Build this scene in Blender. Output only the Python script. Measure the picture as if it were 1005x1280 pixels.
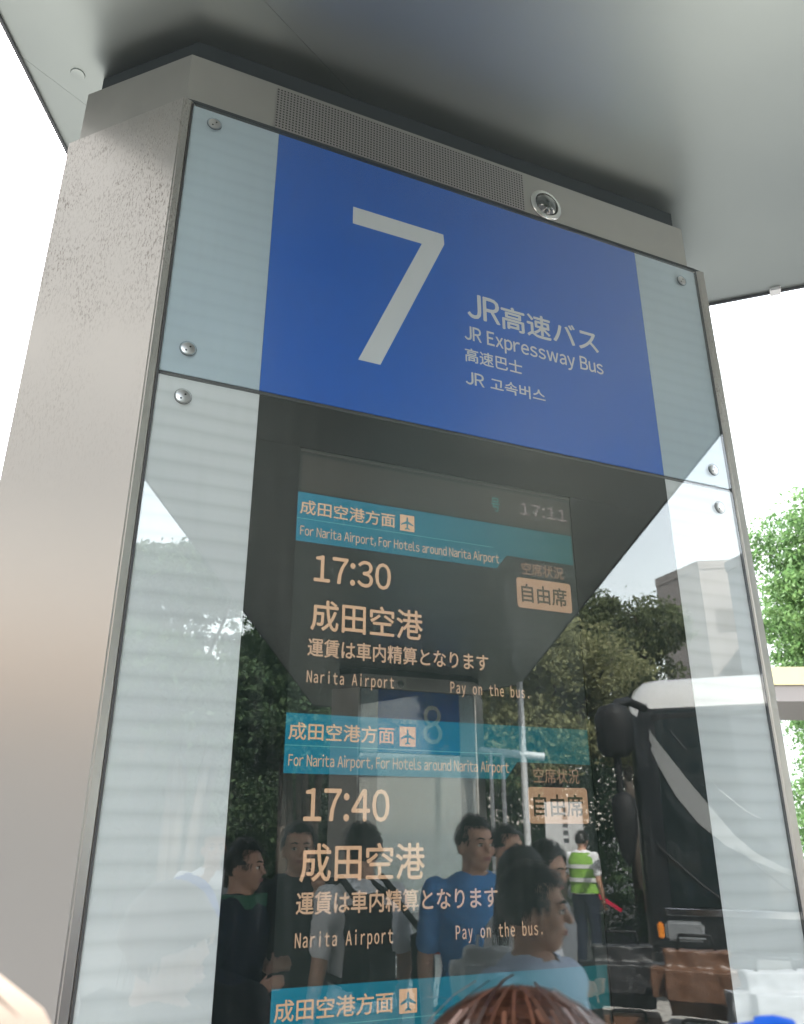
import bpy, bmesh, math, random
import numpy as np
from mathutils import Vector, Matrix, Euler, noise
C = bpy.context; D = bpy.data; R = math.radians
scene = C.scene
for o in list(D.objects): D.objects.remove(o)

# ------------------------------------------------------------------ camera
cam_d = D.cameras.new('camera'); cam = D.objects.new('camera', cam_d)
scene.collection.objects.link(cam); scene.camera = cam
ax = Vector((0.91598272, -0.40121716, 0.00067)).normalized()      # camera right
fw = Vector((0.37192, 0.84982, 0.37218)).normalized()              # camera forward
ax = (ax - fw*ax.dot(fw)).normalized()
up = ax.cross(fw)
cam.matrix_world = Matrix(((ax.x, up.x, -fw.x, -0.0929), (ax.y, up.y, -fw.y, -1.2614),
                           (ax.z, up.z, -fw.z, 1.65), (0, 0, 0, 1)))
cam_d.sensor_fit = 'VERTICAL'; cam_d.sensor_height = 36; cam_d.lens = 28.106
cam_d.clip_start = 0.02; cam_d.clip_end = 3000
cam_d.dof.use_dof = True; cam_d.dof.focus_distance = 1.6; cam_d.dof.aperture_fstop = 9.0
scene.render.resolution_x = 804; scene.render.resolution_y = 1024

# ------------------------------------------------------------------ sky, sun, exposure
SUN_EL, SUN_AZ = R(50), R(-15)       # azimuth measured from +Y towards +X
world = D.worlds.new('World'); scene.world = world; world.use_nodes = True
wn = world.node_tree.nodes; wl = world.node_tree.links
sky = wn.new('ShaderNodeTexSky'); sky.sky_type = 'NISHITA'; sky.sun_disc = False
sky.sun_elevation = SUN_EL; sky.sun_rotation = SUN_AZ
sky.air_density = 2.0; sky.dust_density = 1.2; sky.ozone_density = 1.0
hsv = wn.new('ShaderNodeHueSaturation'); hsv.inputs['Saturation'].default_value = 0.35
wl.new(sky.outputs[0], hsv.inputs['Color']); wl.new(hsv.outputs[0], wn['Background'].inputs[0])
wn['Background'].inputs[1].default_value = 0.15
sd = D.lights.new('sun', 'SUN'); sd.energy = 2.5; sd.angle = R(0.6); sd.color = (1, 0.95, 0.87)
sun = D.objects.new('sun', sd); scene.collection.objects.link(sun)
sdir = Vector((math.sin(SUN_AZ)*math.cos(SUN_EL), math.cos(SUN_AZ)*math.cos(SUN_EL), math.sin(SUN_EL)))
sun.rotation_euler = sdir.to_track_quat('Z', 'Y').to_euler(); sun.location = (6, 12, 14)
vs = scene.view_settings; vs.view_transform = 'Standard'; vs.look = 'None'; vs.gamma = 1; vs.use_curve_mapping = False
vs.exposure = 3.05
scene.render.engine = 'CYCLES'
scene.cycles.max_bounces = 12; scene.cycles.transparent_max_bounces = 24; scene.cycles.glossy_bounces = 6
scene.cycles.sample_clamp_indirect = 20

# ------------------------------------------------------------------ helpers
def tag(o, label=None, cat=None, group=None, kind=None):
    if label: o['label'] = label
    if cat: o['category'] = cat
    if group: o['group'] = group
    if kind: o['kind'] = kind
    return o
def empty(name, loc=(0, 0, 0), rz=0, label=None, cat=None, group=None, kind=None):
    o = D.objects.new(name, None); scene.collection.objects.link(o)
    o.location = loc; o.rotation_euler = (0, 0, rz); o.empty_display_size = .2
    return tag(o, label, cat, group, kind)
def link(name, me, mat=None, parent=None):
    o = D.objects.new(name, me); scene.collection.objects.link(o)
    if mat:
        me.materials.clear()
        for m in (mat if isinstance(mat, (list, tuple)) else [mat]): me.materials.append(m)
    if parent: o.parent = parent
    return o
def obj(name, bm, mat, parent=None, smooth=False, sharp=None):
    me = D.meshes.new(name); bm.normal_update(); bm.to_mesh(me); bm.free()
    if smooth:
        me.polygons.foreach_set('use_smooth', [True]*len(me.polygons))
        if sharp: me.set_sharp_from_angle(angle=R(sharp))
    return link(name, me, mat, parent)
def BM(): return bmesh.new()
def box(bm, x0, x1, y0, y1, z0, z1, M=None):
    v = [bm.verts.new(Vector(p) if M is None else M @ Vector(p)) for p in
         ((x0,y0,z0),(x1,y0,z0),(x1,y1,z0),(x0,y1,z0),(x0,y0,z1),(x1,y0,z1),(x1,y1,z1),(x0,y1,z1))]
    for f in ((3,2,1,0),(4,5,6,7),(0,1,5,4),(1,2,6,5),(2,3,7,6),(3,0,4,7)): bm.faces.new([v[i] for i in f])
    return bm
def bevbox(x0, x1, y0, y1, z0, z1, b=.003, seg=2):
    bm = BM(); box(bm, x0, x1, y0, y1, z0, z1)
    bmesh.ops.bevel(bm, geom=bm.edges[:], offset=b, segments=seg, affect='EDGES'); return bm
def prism(pts, z0, z1, bm=None):
    bm = bm or BM()
    a = [bm.verts.new((p[0], p[1], z0)) for p in pts]; b = [bm.verts.new((p[0], p[1], z1)) for p in pts]
    n = len(pts)
    bm.faces.new(a[::-1]); bm.faces.new(b)
    for i in range(n): bm.faces.new((a[i], a[(i+1) % n], b[(i+1) % n], b[i]))
    bmesh.ops.recalc_face_normals(bm, faces=bm.faces[:]); return bm
def vprism(pts, y0, y1, bm=None):      # outline in (x, z), thickness along y
    bm = bm or BM()
    a = [bm.verts.new((p[0], y0, p[1])) for p in pts]; b = [bm.verts.new((p[0], y1, p[1])) for p in pts]
    n = len(pts)
    bm.faces.new(a); bm.faces.new(b[::-1])
    for i in range(n): bm.faces.new((a[(i+1) % n], a[i], b[i], b[(i+1) % n]))
    bmesh.ops.recalc_face_normals(bm, faces=bm.faces[:]); return bm
def tube(bm, pts, rad, seg=8, cap=True):
    pts = [Vector(p) for p in pts]; rs = rad if isinstance(rad, (list, tuple)) else [rad]*len(pts)
    rings = []; prev = None
    for i, p in enumerate(pts):
        t = (pts[min(i+1, len(pts)-1)] - pts[max(i-1, 0)]).normalized()
        if prev is None:
            a = t.cross(Vector((0, 0, 1)))
            if a.length < .1: a = t.cross(Vector((0, 1, 0)))
            a.normalize()
        else: a = (prev - t*prev.dot(t)).normalized()
        prev = a; b = t.cross(a)
        rings.append([bm.verts.new(p + (a*math.cos(k*2*math.pi/seg) + b*math.sin(k*2*math.pi/seg))*rs[i]) for k in range(seg)])
    for r0, r1 in zip(rings, rings[1:]):
        for k in range(seg): bm.faces.new((r0[k], r0[(k+1) % seg], r1[(k+1) % seg], r1[k]))
    if cap: bm.faces.new(rings[0][::-1]); bm.faces.new(rings[-1])
    return bm
def lathe(bm, c, axis, prof, seg=24, sx=1, sy=1, xdir=None):    # prof: (along axis, radius)
    axis = Vector(axis).normalized(); c = Vector(c)
    a = Vector(xdir) if xdir else (axis.cross(Vector((0, 0, 1))) if abs(axis.z) < .9 else axis.cross(Vector((0, 1, 0))))
    a = (a - axis*a.dot(axis)).normalized(); b = axis.cross(a)
    rings = []
    for h, r in prof:
        if r < 1e-6: rings.append([bm.verts.new(c + axis*h)])
        else: rings.append([bm.verts.new(c + axis*h + a*math.cos(k*2*math.pi/seg)*r*sx + b*math.sin(k*2*math.pi/seg)*r*sy) for k in range(seg)])
    for r0, r1 in zip(rings, rings[1:]):
        if len(r0) == 1 and len(r1) == 1: continue
        for k in range(seg):
            k2 = (k+1) % seg
            if len(r0) == 1: bm.faces.new((r0[0], r1[k2], r1[k]))
            elif len(r1) == 1: bm.faces.new((r0[k], r0[k2], r1[0]))
            else: bm.faces.new((r0[k], r0[k2], r1[k2], r1[k]))
    return bm
def ell(bm, c, r, M=None, seg=12, rings=8):
    prof = []
    for i in range(rings+1):
        a = math.pi*i/rings; prof.append((-math.cos(a), math.sin(a) if 0 < i < rings else 0))
    n0 = len(bm.verts)
    lathe(bm, (0, 0, 0), (0, 0, 1), prof, seg)
    bm.verts.ensure_lookup_table()
    for v in bm.verts[n0:]:
        q = Vector((v.co.x*r[0], v.co.y*r[1], v.co.z*r[2]))
        if M is not None: q = M @ q
        v.co = q + Vector(c)
    return bm
def caps(bm, p0, p1, r0, r1, sx=1, sy=1, seg=12, xdir=None):      # tapered capsule
    p0, p1 = Vector(p0), Vector(p1); L = (p1-p0).length; prof = []
    for i in range(5): a = math.pi/2*i/4; prof.append((-math.cos(a)*r0, math.sin(a)*r0 if i else 0))
    for i in range(5): a = math.pi/2*i/4; prof.append((L+math.sin(a)*r1, math.cos(a)*r1 if i < 4 else 0))
    lathe(bm, p0, p1-p0, prof, seg, sx, sy, xdir); return bm

# ------------------------------------------------------------------ materials
def mat(name, col, rough=.5, metal=0, spec=.5, coat=0, emit=None, es=0, bump=None, var=None, trans=None, alpha=None):
    m = D.materials.new(name); m.use_nodes = True; n = m.node_tree.nodes; l = m.node_tree.links
    b = n['Principled BSDF']; b.inputs['Base Color'].default_value = (*col, 1); b.inputs['Roughness'].default_value = rough
    b.inputs['Metallic'].default_value = metal; b.inputs['Specular IOR Level'].default_value = spec
    b.inputs['Coat Weight'].default_value = coat
    if emit: b.inputs['Emission Color'].default_value = (*emit, 1); b.inputs['Emission Strength'].default_value = es
    tc = n.new('ShaderNodeTexCoord')
    if var:      # (scale, amount, detail, stretch)
        mp = n.new('ShaderNodeMapping'); mp.inputs['Scale'].default_value = var[3] if len(var) > 3 else (1, 1, 1)
        nz = n.new('ShaderNodeTexNoise'); nz.inputs['Scale'].default_value = var[0]; nz.inputs['Detail'].default_value = var[2] if len(var) > 2 else 4
        mr = n.new('ShaderNodeMapRange'); mr.inputs[1].default_value = .3; mr.inputs[2].default_value = .7
        mr.inputs[3].default_value = 1-var[1]; mr.inputs[4].default_value = 1+var[1]*.6
        mx = n.new('ShaderNodeMix'); mx.data_type = 'RGBA'; mx.blend_type = 'MULTIPLY'; mx.inputs[0].default_value = 1
        mx.inputs[6].default_value = (*col, 1)
        l.new(tc.outputs['Object'], mp.inputs[0]); l.new(mp.outputs[0], nz.inputs[0]); l.new(nz.outputs[0], mr.inputs[0])
        l.new(mr.outputs[0], mx.inputs[7]); l.new(mx.outputs[2], b.inputs['Base Color'])
    if bump:     # (scale, strength, distance, stretch)
        mp = n.new('ShaderNodeMapping'); mp.inputs['Scale'].default_value = bump[3] if len(bump) > 3 else (1, 1, 1)
        nz = n.new('ShaderNodeTexNoise'); nz.inputs['Scale'].default_value = bump[0]; nz.inputs['Detail'].default_value = 5
        bp = n.new('ShaderNodeBump'); bp.inputs['Strength'].default_value = bump[1]; bp.inputs['Distance'].default_value = bump[2]
        l.new(tc.outputs['Object'], mp.inputs[0]); l.new(mp.outputs[0], nz.inputs[0]); l.new(nz.outputs[0], bp.inputs['Height']); l.new(bp.outputs[0], b.inputs['Normal'])
    return m
M = {}
M['asphalt'] = mat('asphalt', (.055,.055,.057), .9, bump=(60,.6,.01), var=(3,.25))
M['paving'] = mat('paving', (.13,.128,.122), .85, bump=(40,.3,.004), var=(2,.15))
M['kerb'] = mat('kerb_stone', (.36,.35,.33), .8, var=(5,.2), bump=(50,.4,.005))
M['ceil'] = mat('brushed_aluminium_ceiling', (.33,.365,.355), .37, 1, var=(1.3,.04))
def rough_noise(m, lo, hi, scale, st=(1,1,1)):
    n = m.node_tree.nodes; l = m.node_tree.links; tc = n.new('ShaderNodeTexCoord'); mp = n.new('ShaderNodeMapping'); mp.inputs['Scale'].default_value = st
    nz = n.new('ShaderNodeTexNoise'); nz.inputs['Scale'].default_value = scale; nz.inputs['Detail'].default_value = 6; mr = n.new('ShaderNodeMapRange')
    mr.inputs[1].default_value = .3; mr.inputs[2].default_value = .7; mr.inputs[3].default_value = lo; mr.inputs[4].default_value = hi
    l.new(tc.outputs['Object'], mp.inputs[0]); l.new(mp.outputs[0], nz.inputs[0]); l.new(nz.outputs[0], mr.inputs[0]); l.new(mr.outputs[0], n['Principled BSDF'].inputs['Roughness'])
rough_noise(M['ceil'], .32, .42, 1.6, (1,2.5,1))
M['trim'] = mat('dark_edge_trim', (.10,.105,.115), .45, .5)
M['seal'] = mat('dark_seal', (.035,.045,.05), .6)
M['header'] = mat('satin_steel_header', (.40,.395,.375), .42, .9, bump=(220,.06,.0004,(1,1,14)), var=(6,.05))
M['hole'] = mat('dark_hole', (.02,.02,.02), .8)
M['ring'] = mat('bright_ring', (.65,.65,.64), .2, 1)
M['screw'] = mat('screw_steel', (.5,.5,.5), .3, 1)
M['washer'] = mat('dark_washer', (.05,.055,.06), .5)
M['blue'] = mat('blue_sign_print', (.0,.085,.40), .5, spec=.2)
M['print'] = mat('pale_sign_print', (.50,.50,.52), .5, spec=.2)
M['black'] = mat('black_back_print', (.006,.009,.009), .6, spec=.1)
M['lcd'] = mat('display_dark', (.010,.014,.013), .5, spec=.2, emit=(.55,.75,.70), es=.0012)
M['lcdgrey'] = mat('display_grey_header', (.02,.02,.018), .5, spec=.2, emit=(.9,.85,.7), es=.003)
M['gasket'] = mat('gasket', (.03,.032,.035), .6)
M['tan'] = mat('display_tan', (.1,.08,.06), .5, spec=.1, emit=(1,.60,.36), es=.062)
M['tanfine'] = mat('display_tan_fine', (.1,.08,.06), .5, spec=.1, emit=(1,.62,.40), es=.054)
M['tandim'] = mat('display_tan_dim', (.03,.025,.02), .5, spec=.1, emit=(1,.62,.42), es=.028)
M['tanbox'] = mat('display_seat_box', (.1,.08,.06), .5, spec=.1, emit=(1,.55,.32), es=.036)
M['greydim'] = mat('display_clock_dim', (.03,.025,.02), .5, spec=.1, emit=(.9,.75,.75), es=.020)
M['tealdim'] = mat('display_teal_dim', (.02,.05,.05), .5, spec=.1, emit=(.2,.75,.65), es=.025)
M['boxtext'] = mat('display_dark_text', (.02,.02,.015), .5, spec=.1, emit=(.5,.45,.3), es=.006)
def m_bar():
    m = mat('display_teal_bar', (.01,.05,.06), .5, spec=.1); n = m.node_tree.nodes; l = m.node_tree.links; b = n['Principled BSDF']
    tc = n.new('ShaderNodeTexCoord'); sp = n.new('ShaderNodeSeparateXYZ'); cr = n.new('ShaderNodeValToRGB'); mr = n.new('ShaderNodeMapRange')
    mr.inputs[1].default_value = .26; mr.inputs[2].default_value = .84
    cr.color_ramp.elements[0].color = (.02,.42,.66,1); cr.color_ramp.elements[1].color = (.015,.15,.14,1)
    l.new(tc.outputs['Object'], sp.inputs[0]); l.new(sp.outputs[0], mr.inputs[0]); l.new(mr.outputs[0], cr.inputs[0])
    l.new(cr.outputs[0], b.inputs['Emission Color']); b.inputs['Emission Strength'].default_value = .036
    return m
M['bar'] = m_bar()
M['barline'] = mat('display_bar_line', (.05,.1,.1), .5, spec=.1, emit=(.15,.75,.75), es=.035)
def m_flank(name, base, period, depth, tint):
    # frosted film printed with soft horizontal bands
    m = mat(name, base, .55, spec=.2); n = m.node_tree.nodes; l = m.node_tree.links; b = n['Principled BSDF']
    tc = n.new('ShaderNodeTexCoord'); sp = n.new('ShaderNodeSeparateXYZ'); l.new(tc.outputs['Object'], sp.inputs[0])
    nz = n.new('ShaderNodeTexNoise'); nz.inputs['Scale'].default_value = 9; nz.inputs['Detail'].default_value = 3
    mp = n.new('ShaderNodeMapping'); mp.inputs['Scale'].default_value = (1,1,5); l.new(tc.outputs['Object'], mp.inputs[0]); l.new(mp.outputs[0], nz.inputs[0])
    mu = n.new('ShaderNodeMath'); mu.operation = 'MULTIPLY'; mu.inputs[1].default_value = 1/period; l.new(sp.outputs[2], mu.inputs[0])
    ad = n.new('ShaderNodeMath'); ad.operation = 'MULTIPLY_ADD'; ad.inputs[1].default_value = .32; l.new(nz.outputs[0], ad.inputs[0]); l.new(mu.outputs[0], ad.inputs[2])
    fr = n.new('ShaderNodeMath'); fr.operation = 'FRACT'; l.new(ad.outputs[0], fr.inputs[0])
    cr = n.new('ShaderNodeValToRGB'); e = cr.color_ramp.elements
    d = depth
    e[0].position = 0; e[0].color = (1,1,1,1); e[1].position = 1; e[1].color = (1,1,1,1)
    for p, v in ((.30,1),(.55,1-d*.6),(.68,1-d),(.85,1-d*.35),(.95,1)):
        k = cr.color_ramp.elements.new(p); k.color = (v,v,v,1)
    n2 = n.new('ShaderNodeTexNoise'); n2.inputs['Scale'].default_value = 3.5; l.new(tc.outputs['Object'], n2.inputs[0])
    m2 = n.new('ShaderNodeMapRange'); m2.inputs[3].default_value = .90; m2.inputs[4].default_value = 1.10; l.new(n2.outputs[0], m2.inputs[0])
    mx = n.new('ShaderNodeMix'); mx.data_type = 'RGBA'; mx.blend_type = 'MULTIPLY'; mx.inputs[0].default_value = 1; mx.inputs[6].default_value = (*base, 1)
    mm = n.new('ShaderNodeMath'); mm.operation = 'MULTIPLY'
    l.new(fr.outputs[0], cr.inputs[0]); l.new(cr.outputs[0], mm.inputs[0]); l.new(m2.outputs[0], mm.inputs[1]); l.new(mm.outputs[0], mx.inputs[7]); l.new(mx.outputs[2], b.inputs['Base Color'])
    return m
M['flankU'] = m_flank('frosted_film_blue', (.34,.40,.455), .033, .05, 0)
M['flankL'] = m_flank('frosted_film_white', (.50,.505,.52), .0325, .12, 0)
def m_steel():
    m = mat('dusty_stainless_steel', (.52,.50,.475), .34, 1); n = m.node_tree.nodes; l = m.node_tree.links; b = n['Principled BSDF']
    tc = n.new('ShaderNodeTexCoord'); sp = n.new('ShaderNodeSeparateXYZ'); l.new(tc.outputs['Object'], sp.inputs[0])
    # fine brushing
    mp = n.new('ShaderNodeMapping'); mp.inputs['Scale'].default_value = (1,1,.04); nz = n.new('ShaderNodeTexNoise'); nz.inputs['Scale'].default_value = 260
    l.new(tc.outputs['Object'], mp.inputs[0]); l.new(mp.outputs[0], nz.inputs[0])
    # dried rain and dust speckle, strongest in the upper part under the eaves
    dm = n.new('ShaderNodeMapping'); dm.inputs['Rotation'].default_value = (.3,.8,.3); dm.inputs['Scale'].default_value = (2.2,2.2,.8); l.new(tc.outputs['Object'], dm.inputs[0])
    d1 = n.new('ShaderNodeTexNoise'); d1.inputs['Scale'].default_value = 125; d1.inputs['Detail'].default_value = 6; d1.inputs['Roughness'].default_value = .7
    d2 = n.new('ShaderNodeTexNoise'); d2.inputs['Scale'].default_value = 5; d2.inputs['Detail'].default_value = 3
    l.new(dm.outputs[0], d1.inputs[0]); l.new(tc.outputs['Object'], d2.inputs[0])
    hz = n.new('ShaderNodeMapRange'); hz.inputs[1].default_value = 2.15; hz.inputs[2].default_value = 2.75; l.new(sp.outputs[2], hz.inputs[0])
    a = n.new('ShaderNodeMapRange'); a.inputs[1].default_value = .50; a.inputs[2].default_value = .62; l.new(d1.outputs[0], a.inputs[0])
    c2 = n.new('ShaderNodeMapRange'); c2.inputs[1].default_value = .35; c2.inputs[2].default_value = .6; l.new(d2.outputs[0], c2.inputs[0])
    p1 = n.new('ShaderNodeMath'); p1.operation = 'MULTIPLY'; l.new(a.outputs[0], p1.inputs[0]); l.new(c2.outputs[0], p1.inputs[1])
    p2 = n.new('ShaderNodeMath'); p2.operation = 'MULTIPLY'; l.new(p1.outputs[0], p2.inputs[0]); l.new(hz.outputs[0], p2.inputs[1])
    mx = n.new('ShaderNodeMix'); mx.data_type = 'RGBA'; mx.inputs[6].default_value = (.52,.50,.475,1); mx.inputs[7].default_value = (.22,.195,.18,1)
    p3 = n.new('ShaderNodeMath'); p3.operation = 'MULTIPLY'; p3.inputs[1].default_value = .8; l.new(p2.outputs[0], p3.inputs[0])
    l.new(p3.outputs[0], mx.inputs[0]); l.new(mx.outputs[2], b.inputs['Base Color'])
    rr = n.new('ShaderNodeMath'); rr.operation = 'MULTIPLY_ADD'; rr.inputs[1].default_value = .3; rr.inputs[2].default_value = .30; l.new(p2.outputs[0], rr.inputs[0]); l.new(rr.outputs[0], b.inputs['Roughness'])
    bp = n.new('ShaderNodeBump'); bp.inputs['Strength'].default_value = .12; bp.inputs['Distance'].default_value = .0004; l.new(nz.outputs[0], bp.inputs['Height'])
    b2 = n.new('ShaderNodeBump'); b2.inputs['Strength'].default_value = .25; b2.inputs['Distance'].default_value = .0012; l.new(p2.outputs[0], b2.inputs['Height']); l.new(bp.outputs[0], b2.inputs['Normal'])
    l.new(b2.outputs[0], b.inputs['Normal'])
    return m
M['steel'] = m_steel()
M['frame'] = mat('frame_steel', (.36,.35,.345), .38, .9, bump=(200,.05,.0004,(1,1,.1)))
def m_glass():
    m = D.materials.new('clear_glass'); m.use_nodes = True; n = m.node_tree.nodes; l = m.node_tree.links
    n.remove(n['Principled BSDF']); out = n['Material Output']
    g = n.new('ShaderNodeNewGeometry'); io = n.new('ShaderNodeMapRange'); io.inputs[3].default_value = 1.64; io.inputs[4].default_value = 1/1.64
    l.new(g.outputs['Backfacing'], io.inputs[0])
    fr = n.new('ShaderNodeFresnel'); l.new(io.outputs[0], fr.inputs[0])
    t = n.new('ShaderNodeBsdfTransparent'); t.inputs[0].default_value = (.965,.985,.98,1)
    gl = n.new('ShaderNodeBsdfGlossy'); gl.inputs['Roughness'].default_value = .0; gl.inputs[0].default_value = (1,1,1,1)
    tc = n.new('ShaderNodeTexCoord'); nz = n.new('ShaderNodeTexNoise'); nz.inputs['Scale'].default_value = 3.0; nz.inputs['Detail'].default_value = 1
    bp = n.new('ShaderNodeBump'); bp.inputs['Strength'].default_value = .04; bp.inputs['Distance'].default_value = .001
    l.new(tc.outputs['Object'], nz.inputs[0]); l.new(nz.outputs[0], bp.inputs['Height'])
    mx = n.new('ShaderNodeMixShader'); l.new(fr.outputs[0], mx.inputs[0]); l.new(t.outputs[0], mx.inputs[1]); l.new(gl.outputs[0], mx.inputs[2])
    # faint wiping smears and dust on the pane
    df = n.new('ShaderNodeBsdfDiffuse'); df.inputs[0].default_value = (.6,.62,.62,1)
    mp = n.new('ShaderNodeMapping'); mp.inputs['Rotation'].default_value = (0,.25,0); mp.inputs['Scale'].default_value = (14,1,1.6)
    n3 = n.new('ShaderNodeTexNoise'); n3.inputs['Scale'].default_value = 4; n3.inputs['Detail'].default_value = 6
    l.new(tc.outputs['Object'], mp.inputs[0]); l.new(mp.outputs[0], n3.inputs[0])
    mr = n.new('ShaderNodeMapRange'); mr.inputs[1].default_value = .48; mr.inputs[2].default_value = .8; mr.inputs[3].default_value = .0; mr.inputs[4].default_value = .014
    l.new(n3.outputs[0], mr.inputs[0])
    m2 = n.new('ShaderNodeMixShader'); l.new(mr.outputs[0], m2.inputs[0]); l.new(mx.outputs[0], m2.inputs[1]); l.new(df.outputs[0], m2.inputs[2])
    l.new(m2.outputs[0], out.inputs[0]); return m
M['glass'] = m_glass()
M['lens'] = mat('dark_lens_glass', (.03,.04,.04), .05, spec=1, coat=1)
M['white_paint'] = mat('white_paint', (.52,.53,.54), .4)
M['roofpaint'] = mat('canopy_roof_paint', (.55,.56,.57), .5)

# ------------------------------------------------------------------ ground
def sheet(name, pts, z, m, thick=None):
    bm = BM()
    if thick: prism(pts, z-thick, z, bm)
    else: bm.faces.new([bm.verts.new((p[0], p[1], z)) for p in pts])
    o = obj(name, bm, m); tag(o, kind='structure'); return o
sheet('ground', [(-900,-900),(900,-900),(900,900),(-900,900)], -.14, M['paving'])
sheet('road', [(-14,-60),(8,-40),(30,-22),(60,10),(60,60),(-14,60)], -.135, M['asphalt'])
def m_tiles():
    m = mat('paving_tiles', (.40,.38,.35), .8, bump=(60,.25,.003)); n = m.node_tree.nodes; l = m.node_tree.links; b = n['Principled BSDF']
    br = n.new('ShaderNodeTexBrick'); br.inputs['Scale'].default_value = 1; br.inputs['Brick Width'].default_value = .4; br.inputs['Row Height'].default_value = .4
    br.offset = 0; br.inputs['Mortar Size'].default_value = .006
    br.inputs['Color1'].default_value = (.36,.345,.32,1); br.inputs['Color2'].default_value = (.31,.295,.27,1); br.inputs['Mortar'].default_value = (.07,.065,.06,1)
    tc = n.new('ShaderNodeTexCoord'); l.new(tc.outputs['Object'], br.inputs[0]); l.new(br.outputs[0], b.inputs['Base Color']); return m
M['tiles'] = m_tiles()
isl = [(-1.7,.9),(-.1,2.9),(1.4,2.7),(2.9,1.2),(7.3,-8.0),(9.5,-15.0),(6.2,-16.6),(1.2,-8.2)]
sheet('pavement', isl, 0, M['tiles'], .14)
kb = BM()
for a, b in zip(isl, isl[1:]+isl[:1]):
    a, b = Vector((*a, 0)), Vector((*b, 0)); d = (b-a).normalized(); n = Vector((d.y, -d.x, 0))
    cx = sum(p[0] for p in isl)/8; cy = sum(p[1] for p in isl)/8
    if n.dot(Vector((cx, cy, 0))-a) > 0: n = -n
    k = 0; L = (b-a).length
    while k < L-.05:
        e = min(k+.99, L)
        ps = [a+d*k+n*.003, a+d*e+n*.003, a+d*e+n*.16, a+d*k+n*.16]
        prism([(p.x, p.y) for p in ps], -.14, .004, kb); k += 1.0
tag(obj('kerb', kb, M['kerb']), kind='structure')

# ------------------------------------------------------------------ lettering
_fc = {}
def glyphs(s):
    if s not in _fc:
        cu = D.curves.new('t', 'FONT'); cu.body = s; cu.size = 1; cu.resolution_u = 3
        o = D.objects.new('t', cu); scene.collection.objects.link(o); C.view_layer.update()
        me = D.meshes.new_from_object(o.evaluated_get(C.evaluated_depsgraph_get()))
        vs_ = np.array([v.co[:] for v in me.vertices]); ps = [tuple(p.vertices) for p in me.polygons]
        D.objects.remove(o); D.curves.remove(cu); D.meshes.remove(me); _fc[s] = (vs_, ps)
    return _fc[s]
CAP = None
def wide(s, gap=.10, mono=0):
    k = ('w', s, gap, mono)
    if k not in _fc:
        V, F, x = [], [], 0
        for ch in s:
            if ch == ' ': x += mono or .30; continue
            v, ps = glyphs(chr(ord(ch)+0xFEE0) if 32 < ord(ch) < 127 else ch)
            w = v[:, 0].max()-v[:, 0].min(); n0 = len(V); ox = x+((mono-w)/2 if mono else 0)-v[:, 0].min()
            V += [(a+ox, b, 0) for a, b in v[:, :2]]; F += [tuple(n0+q for q in p) for p in ps]; x += mono or (w+gap)
        _fc[k] = (np.array(V), F)
    return _fc[k]
def text(name, s, u0, u1, z0, z1, y, m, parent, mode='box', bold=0, label=None, mono=0):
    """flat print: s spans u0..u1; 'box' fits glyph bounds to z0..z1, 'cap' puts the baseline on z0 and cap height on z1"""
    global CAP
    lat = all(ord(c_) < 128 for c_ in s)
    v, ps = wide(s, mono=mono) if lat else glyphs(s)
    if CAP is None: c = glyphs(chr(0xFF28))[0]; CAP = (c[:, 1].min(), c[:, 1].max())
    x0, x1, y0, y1 = v[:, 0].min(), v[:, 0].max(), v[:, 1].min(), v[:, 1].max()
    if mode == 'cap': y0, y1 = CAP
    X = u0+(v[:, 0]-x0)/(x1-x0)*(u1-u0); Z = z0+(v[:, 1]-y0)/(y1-y0)*(z1-z0)
    V, F = [], []
    offs = [(0, 0)] if not bold else [(-bold, 0), (bold, 0), (0, -bold), (0, bold)]
    for i, (dx, dz) in enumerate(offs):
        n0 = len(V)
        V += [(a+dx, y-.00002*i, b+dz) for a, b in zip(X, Z)]; F += [tuple(n0+k for k in p) for p in ps]
    me = D.meshes.new(name); me.from_pydata(V, [], F); me.update()
    o = link(name, me, m, parent)
    if label: o['label'] = label
    return o

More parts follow.
